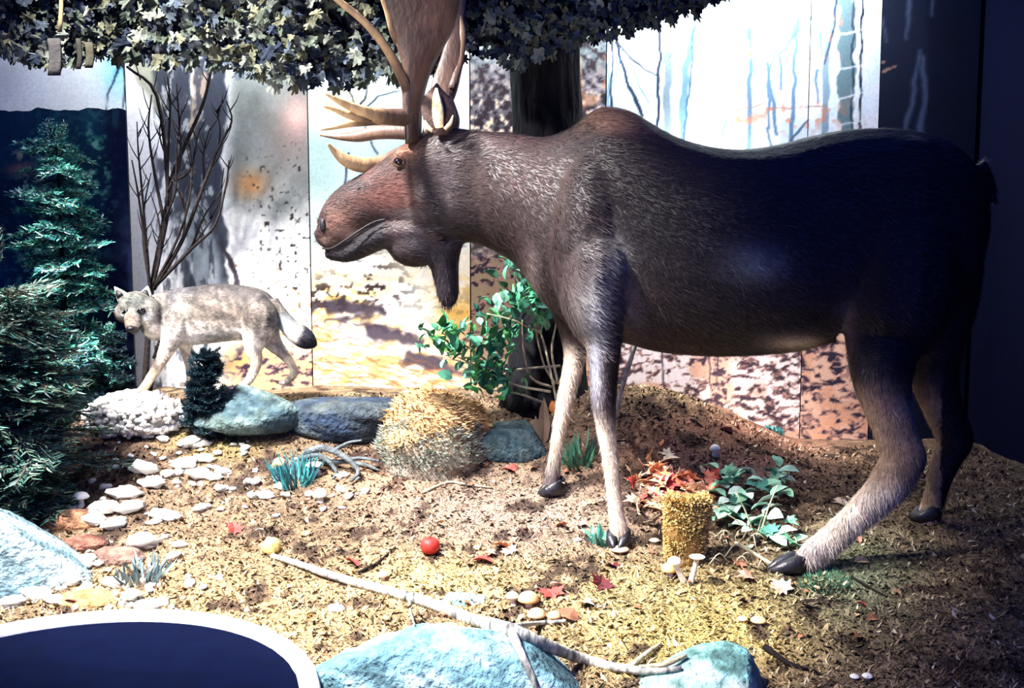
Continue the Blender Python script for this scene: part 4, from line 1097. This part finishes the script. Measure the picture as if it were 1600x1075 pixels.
# upright dried leaf by the blue rock
b = hit(850, 692)
dl = thing('dried_plant', b, 'upright pointed dry brown leaf beside the far front leg', 'plant')
dlm = leaf_mesh('leaf', LANCE, (128, 106, 86), 'leaf', .1, .2, 340, .03)
for dx, rz, L in ((0, .0, .26), (.03, .35, .2), (-.02, -.3, .16)):
    inst('leaf', dlm, dl, b + np.array([dx, 0, -.01]), (1.45, rz * .8, rz), (L, L, L))
V, F = ball(b + np.array([.05, -.02, .2]), (.025, .02, .035), 10, 7, 3, .3); part('seed_head', V, F, 'leaf', dl, lin((196, 118, 62)), label='orange seed head')
# ================================================================== ROCKS, STONES, WOOD, MUSHROOMS, LEAVES
def rock(name, c, r, seed, label, cols, amp=.35, cat='rock', n=40, k=26, mat='rock_blue', lichen=.5):
    V, F = ball((0, 0, 0), (1, 1, 1), n, k, seed, amp, .8)
    V = V * (1 + .16 * vn3(V + seed, .45, seed + 2)[:, None] + .06 * vn3(V + seed, .16, seed + 3)[:, None])
    cz = np.random.default_rng(seed)
    for _ in range(7):                                            # broken facets
        nrm = cz.normal(0, 1, 3); nrm[2] = abs(nrm[2]) * .8; nrm /= np.linalg.norm(nrm); e = V @ nrm - cz.uniform(.62, .85)
        V = V - nrm * np.maximum(e, 0)[:, None] * .85
    V = V * np.asarray(r) * 1.15 + np.asarray(c)
    add_solid(V, F)
    f = fbm(V[:, 0] * 1.0 + V[:, 2], V[:, 1] + V[:, 2] * .6, .08, seed + 4); m = fbm(V[:, 0] + 9, V[:, 1] + V[:, 2], .25, seed + 8)
    C = np.tile(np.array(cols[0], float), (len(V), 1)); C = mixc(C, cols[1], ss(.4, .62, m)); C = mixc(C, cols[2], ss(.55, .68, f) * lichen); C = mixc(C, np.array(cols[0]) * .5, ss(.38, .30, f) * .6)
    return single(name, V, F, mat, label, cat, lin(np.clip(C, 0, 255)))
BLUE = [(92, 132, 142), (116, 158, 166), (214, 224, 220)]
DKB = [(52, 72, 80), (78, 94, 90), (124, 140, 136)]
h0 = hit(735, 1045); rock('boulder', h0 + np.array([0, -.16, -.06]), (.53, .34, .24), 5, 'large pale blue-grey boulder with white lichen under the fallen birch branch', BLUE)
h0 = hit(1095, 1060); rock('boulder', h0 + np.array([0, -.06, -.05]), (.20, .17, .16), 9, 'smaller blue-green boulder at the right end of the birch branch', [(130, 184, 174), (170, 208, 196), (228, 236, 226)])
h0 = hit(20, 905); rock('boulder', h0 + np.array([-.08, .05, .0]), (.36, .26, .29), 13, 'smooth pale blue-white boulder at the left edge of the ground', [(112, 146, 160), (140, 170, 178), (222, 230, 232)], .25)
h0 = hit(795, 700); rock('rock', h0 + np.array([0, .05, .0]), (.235, .16, .16), 17, 'low dark blue-green rock below the leafy shrub', DKB, .3)
h0 = P(400, 628, 5.42); rock('rock_slab', h0 + np.array([-.02, 0, -.05]), (.30, .24, .135), 21, "blue-grey rock slab under the coyote's hind paws", DKB, .18)
h0 = P(560, 632, 5.42); rock('rock_slab', h0 + np.array([0, 0, -.07]), (.38, .22, .13), 25, 'dark slate-blue rock ledge right of the coyote', [(36, 50, 70), (58, 66, 70), (100, 104, 92)], .25)
h0 = hit(720, 935); rock('rock', h0 + np.array([0, 0, -.01]), (.10, .06, .03), 29, 'flat blue-green stone behind the birch branch', [(130, 176, 176), (150, 190, 188), (214, 226, 222)], .2, n=20, k=12)
h0 = hit(120, 815); rock('rock', h0 + np.array([0, 0, .0]), (.13, .08, .06), 33, 'flat brown bark-like stone beside the pale boulder', [(112, 74, 56), (136, 96, 70), (190, 150, 110)], .3, n=20, k=12)
h0 = hit(135, 848); rock('rock', h0 + np.array([0, 0, -.005]), (.10, .07, .05), 37, 'dark red-brown stone in front of the flat brown one', [(92, 56, 46), (110, 72, 60), (150, 110, 90)], .3, n=20, k=12)
h0 = hit(185, 868); rock('rock', h0 + np.array([0, 0, -.01]), (.15, .08, .045), 39, 'long dark brown stone among the white stones', [(84, 66, 60), (104, 80, 70), (140, 116, 100)], .3, n=20, k=12)
h0 = hit(700, 982); rock('rock', h0 + np.array([0, 0, -.015]), (.085, .035, .03), 43, 'orange lichen-covered flat stone at the edge of the large boulder', [(196, 150, 84), (206, 170, 110), (226, 196, 140)], .3, n=20, k=12)
h0 = hit(160, 935); rock('rock', h0 + np.array([-.06, 0, -.015]), (.13, .07, .05), 45, 'tan mossy stone behind the white rim', [(150, 118, 76), (176, 146, 96), (206, 180, 130)], .3, n=20, k=12)

# ---- white lichen cushion under the coyote's front paws
b = P(212, 664, 5.36); b[2] = float(G(b[0], b[1])) - .03
lc = thing('lichen_cushion', b, "lumpy bright white lichen cushion under the coyote's front paws", 'lichen')
cc = P(212, 650, 5.38); V, F = ball(cc, (.27, .17, .13), 24, 14, 3, .3); part('cushion', V, F, 'lichen', lc, lin((150, 146, 140)))
ps = []
for k in range(620):
    a = random.uniform(0, 6.28); e = math.asin(random.uniform(-.75, 1)); d = np.array([math.cos(a) * math.cos(e), math.sin(a) * math.cos(e), math.sin(e)])
    p = cc + d * np.array([.27, .17, .13]) * random.uniform(.95, 1.08); s = random.uniform(.008, .022)
    v, f = ball(p, (s * random.uniform(.8, 1.6), s, s * random.uniform(.7, 1.2)), 7, 5, k, .5); ps.append((v, f, lin(np.array([236., 232, 224]) * random.uniform(.86, 1.04))))
V, F, C = join(ps); part('lichen_lumps', V, F, 'lichen', lc, C, kind='stuff')

# ---- mossy mound in the middle
h0 = hit(672, 742); mc = np.array([h0[0], h0[1] + .20, float(G(h0[0], h0[1] + .2)) + .02])
mound = thing('moss_mound', mc - np.array([0, 0, .05]), 'tan mossy mound with pale dry fronds in the middle of the display', 'mound')
V, F = ball(mc, (.29, .25, .29), 48, 30, 51, .5, .5)
def mcol(V):
    px, py = proj(V); n = fbm(V[:, 0], V[:, 1] + V[:, 2], .09, 71)
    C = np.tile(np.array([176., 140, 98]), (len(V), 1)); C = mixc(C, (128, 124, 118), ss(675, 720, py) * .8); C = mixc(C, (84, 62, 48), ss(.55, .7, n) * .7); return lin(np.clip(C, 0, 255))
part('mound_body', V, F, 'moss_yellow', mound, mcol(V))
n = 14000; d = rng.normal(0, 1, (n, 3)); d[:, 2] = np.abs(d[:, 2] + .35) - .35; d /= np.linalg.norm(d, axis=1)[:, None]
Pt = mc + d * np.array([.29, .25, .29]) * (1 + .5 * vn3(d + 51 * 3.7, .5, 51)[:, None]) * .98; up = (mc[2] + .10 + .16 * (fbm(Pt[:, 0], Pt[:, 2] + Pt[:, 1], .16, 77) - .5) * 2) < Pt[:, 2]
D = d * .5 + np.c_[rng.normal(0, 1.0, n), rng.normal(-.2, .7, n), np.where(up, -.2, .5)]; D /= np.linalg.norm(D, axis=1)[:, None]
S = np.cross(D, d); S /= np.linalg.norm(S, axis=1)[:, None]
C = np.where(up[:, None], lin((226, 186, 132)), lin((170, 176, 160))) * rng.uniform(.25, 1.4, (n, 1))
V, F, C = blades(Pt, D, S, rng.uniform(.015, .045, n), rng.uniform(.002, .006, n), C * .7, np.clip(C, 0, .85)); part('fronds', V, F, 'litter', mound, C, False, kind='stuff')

# ---- yellow mossy stump
b = hit(1072, 882)
stump = thing('mossy_stump', b, 'short stump covered in bright yellow moss behind white mushrooms', 'stump')
hs = 100 * b[1] / FPX; w = 34 * b[1] / FPX
zz = np.linspace(-.02, hs, 10); Cn = [b + np.array([.012 * z / hs + .01 * math.sin(z * 30), .05, z]) for z in zz]
V, F = loft(Cn, [[w * (.72 + .26 * z / hs + .07 * math.sin(z * 55)), 0, 0] for z in zz], [[0, w * .8, 0]] * 10, 18, 2.6)
V = V + .02 * vn3(V, .06, 3)[:, None] * np.array([1, 1, .4])
part('stump_wood', V, F, 'moss_yellow', stump, lin((128, 98, 58)))
n = 13000; t = rng.uniform(-3.5, .35, n) ; z = rng.uniform(.0, 1.04, n); top = rng.random(n) < .2
r = np.where(top, np.sqrt(rng.random(n)), 1.0) * np.where(top, 1, .74 + .26 * z) * (.96 + .3 * (fbm(t * .3, z * .6, .16, 88) - .4)); Pt = np.c_[b[0] + .012 * z + w * r * np.cos(t), b[1] + .05 + w * .8 * r * np.sin(t), b[2] + np.where(top, hs + .02 * fbm(t, r, .3, 5), z * hs)]
Nn = np.where(top[:, None], [0, 0, 1.0], np.c_[np.cos(t), np.sin(t), np.zeros(n)]); D = Nn + rng.normal(0, .7, (n, 3)); D /= np.linalg.norm(D, axis=1)[:, None]
S = np.cross(D, rng.normal(0, 1, (n, 3))); S /= np.linalg.norm(S, axis=1)[:, None]
C = lin((214, 184, 118)) * rng.uniform(.4, 1.35, (n, 1))
V, F, C = blades(Pt, D, S, rng.uniform(.012, .03, n), rng.uniform(.004, .009, n), C * .8, C); part('moss', V, F, 'moss_yellow', stump, C, False, kind='stuff')

# ---- fallen birch branch and other wood
def gp(px, py, lift): h = surf(px, py); return h + np.array([0, 0, lift])
b = gp(620, 940, 0)
birch = thing('birch_branch', b, 'long fallen white birch branch lying diagonally across the ground', 'branch')
top = P(800, 990, hit(800, 1000)[1] - .03)
def bpart(name, rows, par=birch, mat='birch_bark', n=10, m=4):
    V, F = tube([q for q, r in rows], [r for q, r in rows], n, m); V = V + .004 * vn3(V, .04, 3)[:, None]; return part(name, V, F, mat, par)
m1 = [(gp(425, 872, .012), .012), (gp(470, 888, .014), .015), (gp(540, 912, .016), .018), (gp(610, 932, .018), .021), (gp(690, 958, .02), .025), (gp(745, 980, .022), .027), (gp(800, 995, .022), .027)]
bpart('limb', m1)
bpart('limb', [(gp(800, 995, .022), .025), (gp(850, 1016, .02), .023), (gp(910, 1038, .018), .02), (gp(965, 1050, .016), .017), (gp(1020, 1054, .012), .013), (gp(1065, 1048, .01), .008)])
bpart('fork', [(gp(800, 995, .02), .019), (gp(812, 1025, .014), .015), (gp(830, 1060, .012), .012), (gp(845, 1095, .01), .009)])
bpart('stub', [(gp(795, 988, .02), .01), (gp(840, 982, .02), .009), (gp(884, 979, .02), .007)])
bpart('stub', [(gp(985, 1050, .02), .012), (gp(1010, 1030, .02), .010), (gp(1032, 1012, .015), .007)], mat='twig_pale')
bpart('stub', [(gp(1000, 1052, .02), .010), (gp(1040, 1046, .02), .009), (gp(1072, 1030, .015), .007)], mat='twig_pale')
bpart('stub', [(gp(640, 940, .02), .006), (gp(642, 962, .012), .005), (gp(648, 980, .006), .003)])
V, F = ball(gp(424, 862, .02), (.045, .04, .045), 12, 8, 3, .4); part('moss_cap', V, F, 'moss_yellow', birch, lin((226, 196, 116)))

def stick(name, pts, r, label, mat='twig_dark', cat='stick', lift=.008):
    V, F = tube([gp(x, y, lift) for x, y in pts], np.linspace(r, r * .5, len(pts)), 7, 3); return single(name, V, F, mat, label, cat)
stick('stick', [(560, 897), (590, 882), (618, 857)], .007, 'short dark twig on the yellow moss behind the birch branch')
stick('stick', [(40, 778), (95, 765), (128, 742), (135, 712), (120, 690)], .016, 'crooked brown root under the fir boughs')
stick('stick', [(1150, 850), (1185, 872), (1215, 890), (1232, 896)], .010, "pale stick leading to the moose's hind hoof", 'twig_pale')
stick('stick', [(1330, 905), (1365, 925), (1385, 935)], .007, "thin dark twig right of the hind hoof")
stick('stick', [(1195, 1015), (1230, 1040), (1262, 1050)], .014, 'dark red-brown piece of bark at lower right')
stick('stick', [(660, 772), (700, 756), (730, 760), (770, 765)], .008, 'curved pale root in front of the mossy mound', 'twig_pale')
stick('stick', [(1120, 870), (1150, 880), (1195, 896)], .006, 'thin brown stick below the pale grass tangle')
stick('stick', [(955, 1042), (962, 1032), (968, 1024)], .004, 'tiny dark twig above the fallen birch limb')
b = hit(955, 700); b2 = P(994, 534, b[1] + .12)
V, F = tube([b, b * .6 + b2 * .4 + np.array([-.02, 0, 0]), b2], [.016, .014, .012], 8, 5); lean = thing('leaning_branch', b, "pale branch leaning upright behind the moose's near front leg", 'branch'); part('limb', V, F, 'birch_bark', lean)
for u, e0 in ((.28, (993, 652)), (.05, (992, 692))):
    s0 = b * (1 - u) + b2 * u; V, F = tube([s0, (s0 + P(*e0, b[1])) / 2 + np.array([0, 0, .01]), P(*e0, b[1])], [.006, .005, .003], 6, 3); part('twig', V, F, 'twig_dark', lean)
b = hit(545, 742)
dw = thing('driftwood', b, 'grey twisted driftwood root behind the white mushrooms', 'driftwood')
for pts, r in (([(478, 708), (505, 700), (535, 712), (560, 735), (548, 752)], .018), ([(500, 722), (530, 722), (560, 716), (592, 720)], .013), ([(520, 705), (545, 692), (565, 688)], .01), ([(470, 716), (500, 712), (525, 735), (520, 752)], .014), ([(555, 732), (575, 728), (592, 735)], .012)):
    q = [P(x, y, b[1] + .10 - .05 * i) for i, (x, y) in enumerate(pts)]
    for p_ in q: p_[2] = max(p_[2], float(G(p_[0], p_[1])) + .005)
    V, F = tube(q, np.linspace(r * 1.3, r * .5, len(q)), 8, 4); part('root', V, F, 'driftwood', dw)

# ---- round dark disc with white rim at the lower left
dz_ = np.array([DISC[0], DISC[1], -.34])
disc = thing('round_plinth', dz_, 'round dark navy plinth with a thick white rim at lower left', 'plinth')
n = 96; t = np.linspace(0, 2 * math.pi, n, endpoint=False); ring = np.c_[np.cos(t), np.sin(t)]
V = np.vstack([np.c_[DISC + ring * (DISC_R - .04), np.full(n, z)] for z in (-.34, DISC_Z - .012)])
F = [[i, (i + 1) % n, (i + 1) % n + n, i + n] for i in range(n)] + [list(range(n, 2 * n)), list(range(n - 1, -1, -1))]
part('disc', V, F, 'disc_navy', disc, smooth=False)
m = 10; ph = np.linspace(0, 2 * math.pi, m, endpoint=False); R0 = DISC_R - .03
V = np.array([[DISC[0] + (R0 + .034 * math.cos(p)) * math.cos(a) * (1 + .002 * math.sin(a * 37)), DISC[1] + (R0 + .034 * math.cos(p)) * math.sin(a), DISC_Z - .012 + .034 * math.sin(p) * 1.05] for a in t for p in ph])
F = [[i * m + j, ((i + 1) % n) * m + j, ((i + 1) % n) * m + (j + 1) % m, i * m + (j + 1) % m] for i in range(n) for j in range(m)]
part('rim', V, F, 'rim_white', disc, label='thick white rim')

# ---- white stones, each its own
stm = []
for k in range(6):
    v, f = ball((0, 0, 0), (1, .8, .5), 14, 9, 400 + k, 1.1, .5); stm.append(with_mat(make_mesh('stone', v, f), 'white_stone'))
def free(name, me, loc, rot, sc, label, cat, group=None):
    o = bpy.data.objects.new(name, me); scene.collection.objects.link(o); o.location = loc; o.rotation_euler = rot
    o.scale = (sc, sc, sc) if np.isscalar(sc) else sc; ORG[o.name] = np.array(loc); return tag(o, label, cat, group)
big = [(195, 768, 22), (238, 752, 20), (165, 790, 20), (148, 810, 18), (180, 815, 18), (222, 845, 26), (250, 802, 17), (268, 806, 14), (205, 790, 20), (225, 730, 20), (300, 690, 18), (340, 664, 15), (290, 722, 18),
       (312, 738, 18), (128, 876, 22), (335, 745, 12), (262, 740, 12), (282, 850, 10), (272, 868, 13), (100, 780, 12), (320, 715, 14), (255, 685, 10), (205, 712, 6), (390, 668, 12), (375, 672, 9), (415, 772, 14), (105, 905, 20),
       (60, 925, 22), (180, 910, 16), (205, 930, 18), (230, 945, 18), (250, 940, 14), (20, 938, 18), (150, 800, 14), (240, 815, 10), (165, 760, 9), (350, 735, 10), (525, 950, 13), (85, 935, 14), (320, 790, 10), (310, 795, 10)]
ORD = ['first', 'second', 'third', 'fourth', 'fifth', 'sixth', 'seventh', 'eighth', 'ninth', 'tenth', 'eleventh', 'twelfth', 'thirteenth', 'fourteenth', 'fifteenth', 'sixteenth']
zones = {'by the white rim': [q for q in big if q[1] >= 895], 'beside the brown stones': [q for q in big if 760 <= q[1] < 895 and q[0] < 215], 'below the lichen cushion': [q for q in big if q[1] < 760 and q[0] < 300],
         'on the brown litter': [q for q in big if 760 <= q[1] < 895 and q[0] >= 215], 'below the dark seedling': [q for q in big if q[1] < 760 and q[0] >= 300]}
for zn, lst in zones.items():
    for i, (x, y, r) in enumerate(sorted(lst)):
        h = hit(x, y + r * .35); s = r * h[1] / FPX
        free('white_stone', random.choice(stm), h + np.array([0, 0, s * .25]), (random.uniform(-.2, .2), random.uniform(-.2, .2), random.uniform(-.5, .5)), (s * 1.1, s, s), 'white stone, %s from the left of the larger ones %s' % (ORD[i], zn), 'stone', 'large white stones at left')
lim = 0
for _ in range(4000):
    if lim >= 170: break
    x, y = random.choice([(random.gauss(215, 70), random.gauss(790, 55)), (random.gauss(170, 90), random.gauss(932, 16)), (random.gauss(300, 60), random.gauss(720, 30)), (random.gauss(440, 60), random.gauss(765, 20)), (random.gauss(110, 40), random.gauss(880, 30))])
    if y > 960 or x < 0 or y < 690: continue
    h = hit(x, y)
    if np.hypot(h[0] - DISC[0], h[1] - DISC[1]) < DISC_R + .05: continue
    s = random.choice((random.uniform(2.5, 6), random.uniform(5, 11))) * h[1] / FPX; lim += 1
    free('white_pebble', random.choice(stm), h + np.array([0, 0, s * .25]), (random.uniform(-.4, .4), random.uniform(-.4, .4), random.uniform(0, 6)), s, 'small white pebble scattered over the ground at left', 'pebble', 'small white pebbles at left')

# ---- mushrooms
def mushroom(px, py, stem, cap, hgt, ccap, label, lean=(0, 0), flatcap=.55, cst=(236, 226, 206), name='mushroom'):
    b = hit(px, py); k = b[1] / FPX; stem *= k; cap *= k; hgt *= k
    t = thing(name, b, label, 'mushroom'); tp = b + np.array([lean[0] * hgt, lean[1] * hgt, hgt])
    V, F = tube([b - np.array([0, 0, .008]), b * .5 + tp * .5 + np.array([lean[0] * .1 * hgt, 0, 0]), tp], [stem * 1.25, stem * .85, stem], 10, 3); part('stem', V, F, 'mushroom', t, lin(cst))
    pr = [(0.02, flatcap), (.35, flatcap * .96), (.7, flatcap * .72), (.95, flatcap * .25), (1.0, 0), (.9, -.08), (.5, .06), (.2, .1)]
    n = 16; a = np.linspace(0, 2 * math.pi, n, endpoint=False); V = np.array([[tp[0] + cap * r * math.cos(q), tp[1] + cap * r * math.sin(q), tp[2] + cap * z - cap * .05] for r, z in pr for q in a])
    F = [[i * n + j, i * n + (j + 1) % n, (i + 1) * n + (j + 1) % n, (i + 1) * n + j][::-1] for i in range(len(pr) - 1) for j in range(n)] + [list(range(n)), list(range((len(pr) - 1) * n, len(pr) * n))[::-1]]
    part('cap', V, F, 'mushroom', t, lin(ccap)); return t
W_ = (240, 234, 222)
mushroom(1078, 912, 4.5, 13, 44, W_, 'tall white mushroom with flat cap leaning right in front of the mossy stump', (.25, 0), .25)
mushroom(1070, 908, 5, 12, 32, W_, 'white mushroom with round cap leaning left in front of the mossy stump', (-.55, -.1), .8)
mushroom(1046, 900, 6, 14, 10, (222, 170, 112), 'squat tan-orange mushroom at the left foot of the mossy stump', (0, 0), .9)
mushroom(826, 948, 7, 18, 12, (222, 160, 112), 'tan round-capped mushroom, the largest beside the red maple leaf', (0, 0), .75)
mushroom(838, 968, 6, 15, 8, (226, 180, 138), 'pale tan mushroom in front of the largest tan one', (0, 0), .75)
mushroom(866, 970, 6, 12, 8, (220, 160, 120), 'small tan mushroom right of the pale tan pair', (0, 0), .7)
mushroom(803, 945, 5, 11, 14, W_, 'small white mushroom left of the tan cluster', (-.2, 0), .7)
mushroom(437, 738, 5, 12, 12, (232, 168, 108), 'round orange-capped mushroom beside the teal grass tuft', (0, 0), 1.0)
mushroom(497, 742, 6, 14, 16, W_, 'white flat-capped mushroom leaning left by the driftwood', (-.3, 0), .4)
mushroom(500, 784, 6, 12, 10, W_, 'white round mushroom in front of the driftwood', (0, 0), 1.0)
mushroom(483, 778, 4, 8, 6, W_, 'tiny white mushroom just left of the white round one', (0, 0), .8)
mushroom(127, 792, 5, 13, 16, W_, 'white mushroom with domed cap beside the flat brown stone', (0, 0), .7)
mushroom(772, 698, 5, 14, 18, W_, 'bright white mushroom in front of the low blue-green rock', (-.2, 0), 1.0)
mushroom(1022, 848, 4, 0.1 + 9, 4, (206, 176, 150), "small flat beige mushroom just right of the near front hoof", (0, 0), .4)
mushroom(968, 862, 6, 16, 4, (212, 172, 140), 'broad beige mushroom under the near front hoof tip', (0, 0), .4)
mushroom(1117, 712, 5, 9, 10, W_, 'small white mushroom standing on the brown bank', (0, 0), .9)
mushroom(1185, 975, 6, 13, 6, (232, 190, 130), 'flat yellow-tan mushroom on the yellow moss at right', (0, 0), .5)
mushroom(1160, 972, 5, 9, 5, (236, 200, 140), 'small yellow-tan mushroom left of the flat one', (0, 0), .5)
mushroom(598, 905, 4, 9, 6, (230, 200, 160), 'little cream mushroom touching the birch branch', (0, 0), .9)
mushroom(1355, 1062, 4, 9, 6, W_, 'white mushroom at the lower right edge of the dark', (0, 0), .5)
mushroom(1335, 1062, 4, 8, 5, W_, 'small white mushroom left of its twin at lower right', (0, 0), .5)
# red apple-like ball
b = hit(672, 866); r = 16 * b[1] / FPX
ap = thing('apple', b, 'glossy red apple lying on the moss in the centre', 'apple')
t_ = np.linspace(0, math.pi, 12); pr = [(r * math.sin(q) * (1 + .05 * math.cos(q)), r * .92 * math.cos(q) - (.22 * r * math.exp(-(q / .35) ** 2))) for q in t_]
C0 = [b + np.array([0, 0, r * .85 + z]) for q, z in pr]; V, F = loft(C0, [[max(q, 1e-4), 0, 0] for q, z in pr], [[0, max(q, 1e-4), 0] for q, z in pr], 18)
part('flesh', V, F, 'mushroom', ap, lin((186, 44, 38)))
V, F = tube([b + np.array([0, 0, r * 1.5]), b + np.array([.004, 0, r * 1.8]), b + np.array([.012, 0, r * 2.05])], [.003, .002, .002], 6, 2); part('stalk', V, F, 'twig_dark', ap)

# ---- fallen leaves
LC = {'red': (190, 70, 62), 'orange': (222, 138, 96), 'maroon': (92, 30, 36), 'tan': (222, 178, 134), 'pale': (232, 206, 176), 'brown': (140, 92, 66), 'pink': (214, 138, 118)}
lm = {(c, s): leaf_mesh('fallen_leaf', MAPLE if s else OVAL, LC[c], 'leaf', .35, .1, 500 + i * 2 + s) for i, c in enumerate(LC) for s in (0, 1)}
def fallen(x, y, s, c, label, shape=1, group=None, rz=None, tilt=.25):
    h = hit(x, y); k = s * h[1] / FPX * 1.5; sl = .2
    return free('fallen_leaf', lm[(c, shape)], h + np.array([0, 0, .008]), (sl + random.gauss(.1, tilt), random.gauss(0, tilt), random.uniform(0, 6.28) if rz is None else rz), k, label, 'leaf', group)
one = [(868, 938, 30, 'red', 'bright red maple leaf beside the tan mushrooms', 1, .4), (937, 925, 28, 'maroon', 'dark maroon maple leaf standing on the moss right of the red one', 1, 0), (968, 888, 20, 'maroon', 'small maroon leaf below the near front hoof', 1, 1),
       (808, 738, 18, 'red', 'red leaf left of the far front hoof', 1, 1.2), (795, 858, 22, 'orange', 'orange-red leaf right of the apple', 1, 2), (772, 880, 24, 'red', 'flat red leaf right of and in front of the apple', 0, 1.4), (733, 880, 16, 'brown', 'reddish brown leaf between apple and flat red leaf', 1, 3),
       (367, 838, 20, 'red', 'small red leaf on brown litter at left', 1, .6), (408, 1008, 22, 'orange', 'orange-red leaf touching the white rim', 1, 1), (563, 888, 22, 'red', 'rusty red leaf beside the short dark twig', 0, 1), (885, 822, 16, 'orange', 'salmon leaf in front of the near front leg', 1, 2),
       (905, 970, 24, 'brown', 'brown curled leaf at the end of the birch stub', 0, 1.2), (135, 942, 26, 'red', 'narrow dark red leaf on the white gravel', 0, 1.5), (1100, 668, 22, 'pale', 'cream leaf on the brown bank', 0, 1.0), (1145, 678, 18, 'pink', 'pink leaf right of the cream leaf on the bank', 0, 2.0),
       (1070, 665, 18, 'pink', 'pinkish maple leaf left of the cream leaf on the bank', 1, .2), (1030, 700, 20, 'orange', 'orange pointed leaf on the left of the bank', 0, 0), (1050, 715, 18, 'pale', 'cream lobed leaf below the orange pointed one', 1, 1), (1325, 790, 22, 'pale', 'pale tan leaf beside the hind cannon bone', 0, .8),
       (1345, 850, 16, 'pink', 'pinkish leaf behind the hind leg', 0, .4), (1360, 880, 18, 'tan', 'curled tan leaf right of the hind hoof', 0, 1.6), (1355, 950, 12, 'red', 'tiny red leaf in the shade at right', 0, 1), (1372, 968, 16, 'brown', 'brown leaf below the tiny red leaf at right', 0, 2),
       (1410, 935, 14, 'tan', 'small tan leaf at the edge of the dark', 1, 1), (1230, 932, 26, 'pale', 'pale leaf in front of the hind hoof', 1, 0.5), (1262, 945, 24, 'pale', 'crumpled pale leaf right of the one by the hind hoof', 1, 2.5), (1180, 905, 24, 'pink', 'pinkish brown leaf under the thin stick', 1, 1.8),
       (1160, 890, 18, 'brown', 'brown leaf left of the pinkish one under the stick', 1, .3), (800, 870, 18, 'pale', 'pale leaf beside the orange-red leaf', 1, .3), (760, 868, 14, 'pink', 'pink leaf bit between the apple and the pale leaf', 1, 4), (905, 945, 20, 'pale', 'cream leaf between red and maroon maple leaves', 1, 4),
       (880, 920, 16, 'pale', 'cream leaf behind the bright red maple leaf', 0, 2), (1350, 1000, 18, 'brown', 'brown leaf near the lower right dark edge', 1, 2), (1115, 770, 18, 'pink', 'pink lobed leaf touching the pale green plant', 1, .2)]
for x, y, s, c, l, sh, rz in one: fallen(x, y, s, c, l, sh, None, rz)
for k in range(80):
    x, y = random.gauss(1042, 36), random.gauss(768, 24)
    if x < 985: continue
    c = random.choice(['orange', 'tan', 'pink', 'pale', 'red', 'pale', 'orange', 'tan'])
    fallen(x, y, random.uniform(14, 25), c, c + ' autumn leaf in the heap behind the mossy stump', 1, c + ' leaves heaped behind the stump', None, .45)
for k in range(70):
    x, y = random.uniform(420, 1350), random.uniform(720, 1040)
    h = hit(x, y)
    c = random.choice(['brown', 'tan', 'pale', 'brown', 'orange'])
    fallen(x, y, random.uniform(6, 11), c, 'small dry %s leaf scrap strewn over the moss' % c, random.randrange(2), 'small %s leaf scraps on the moss' % c)
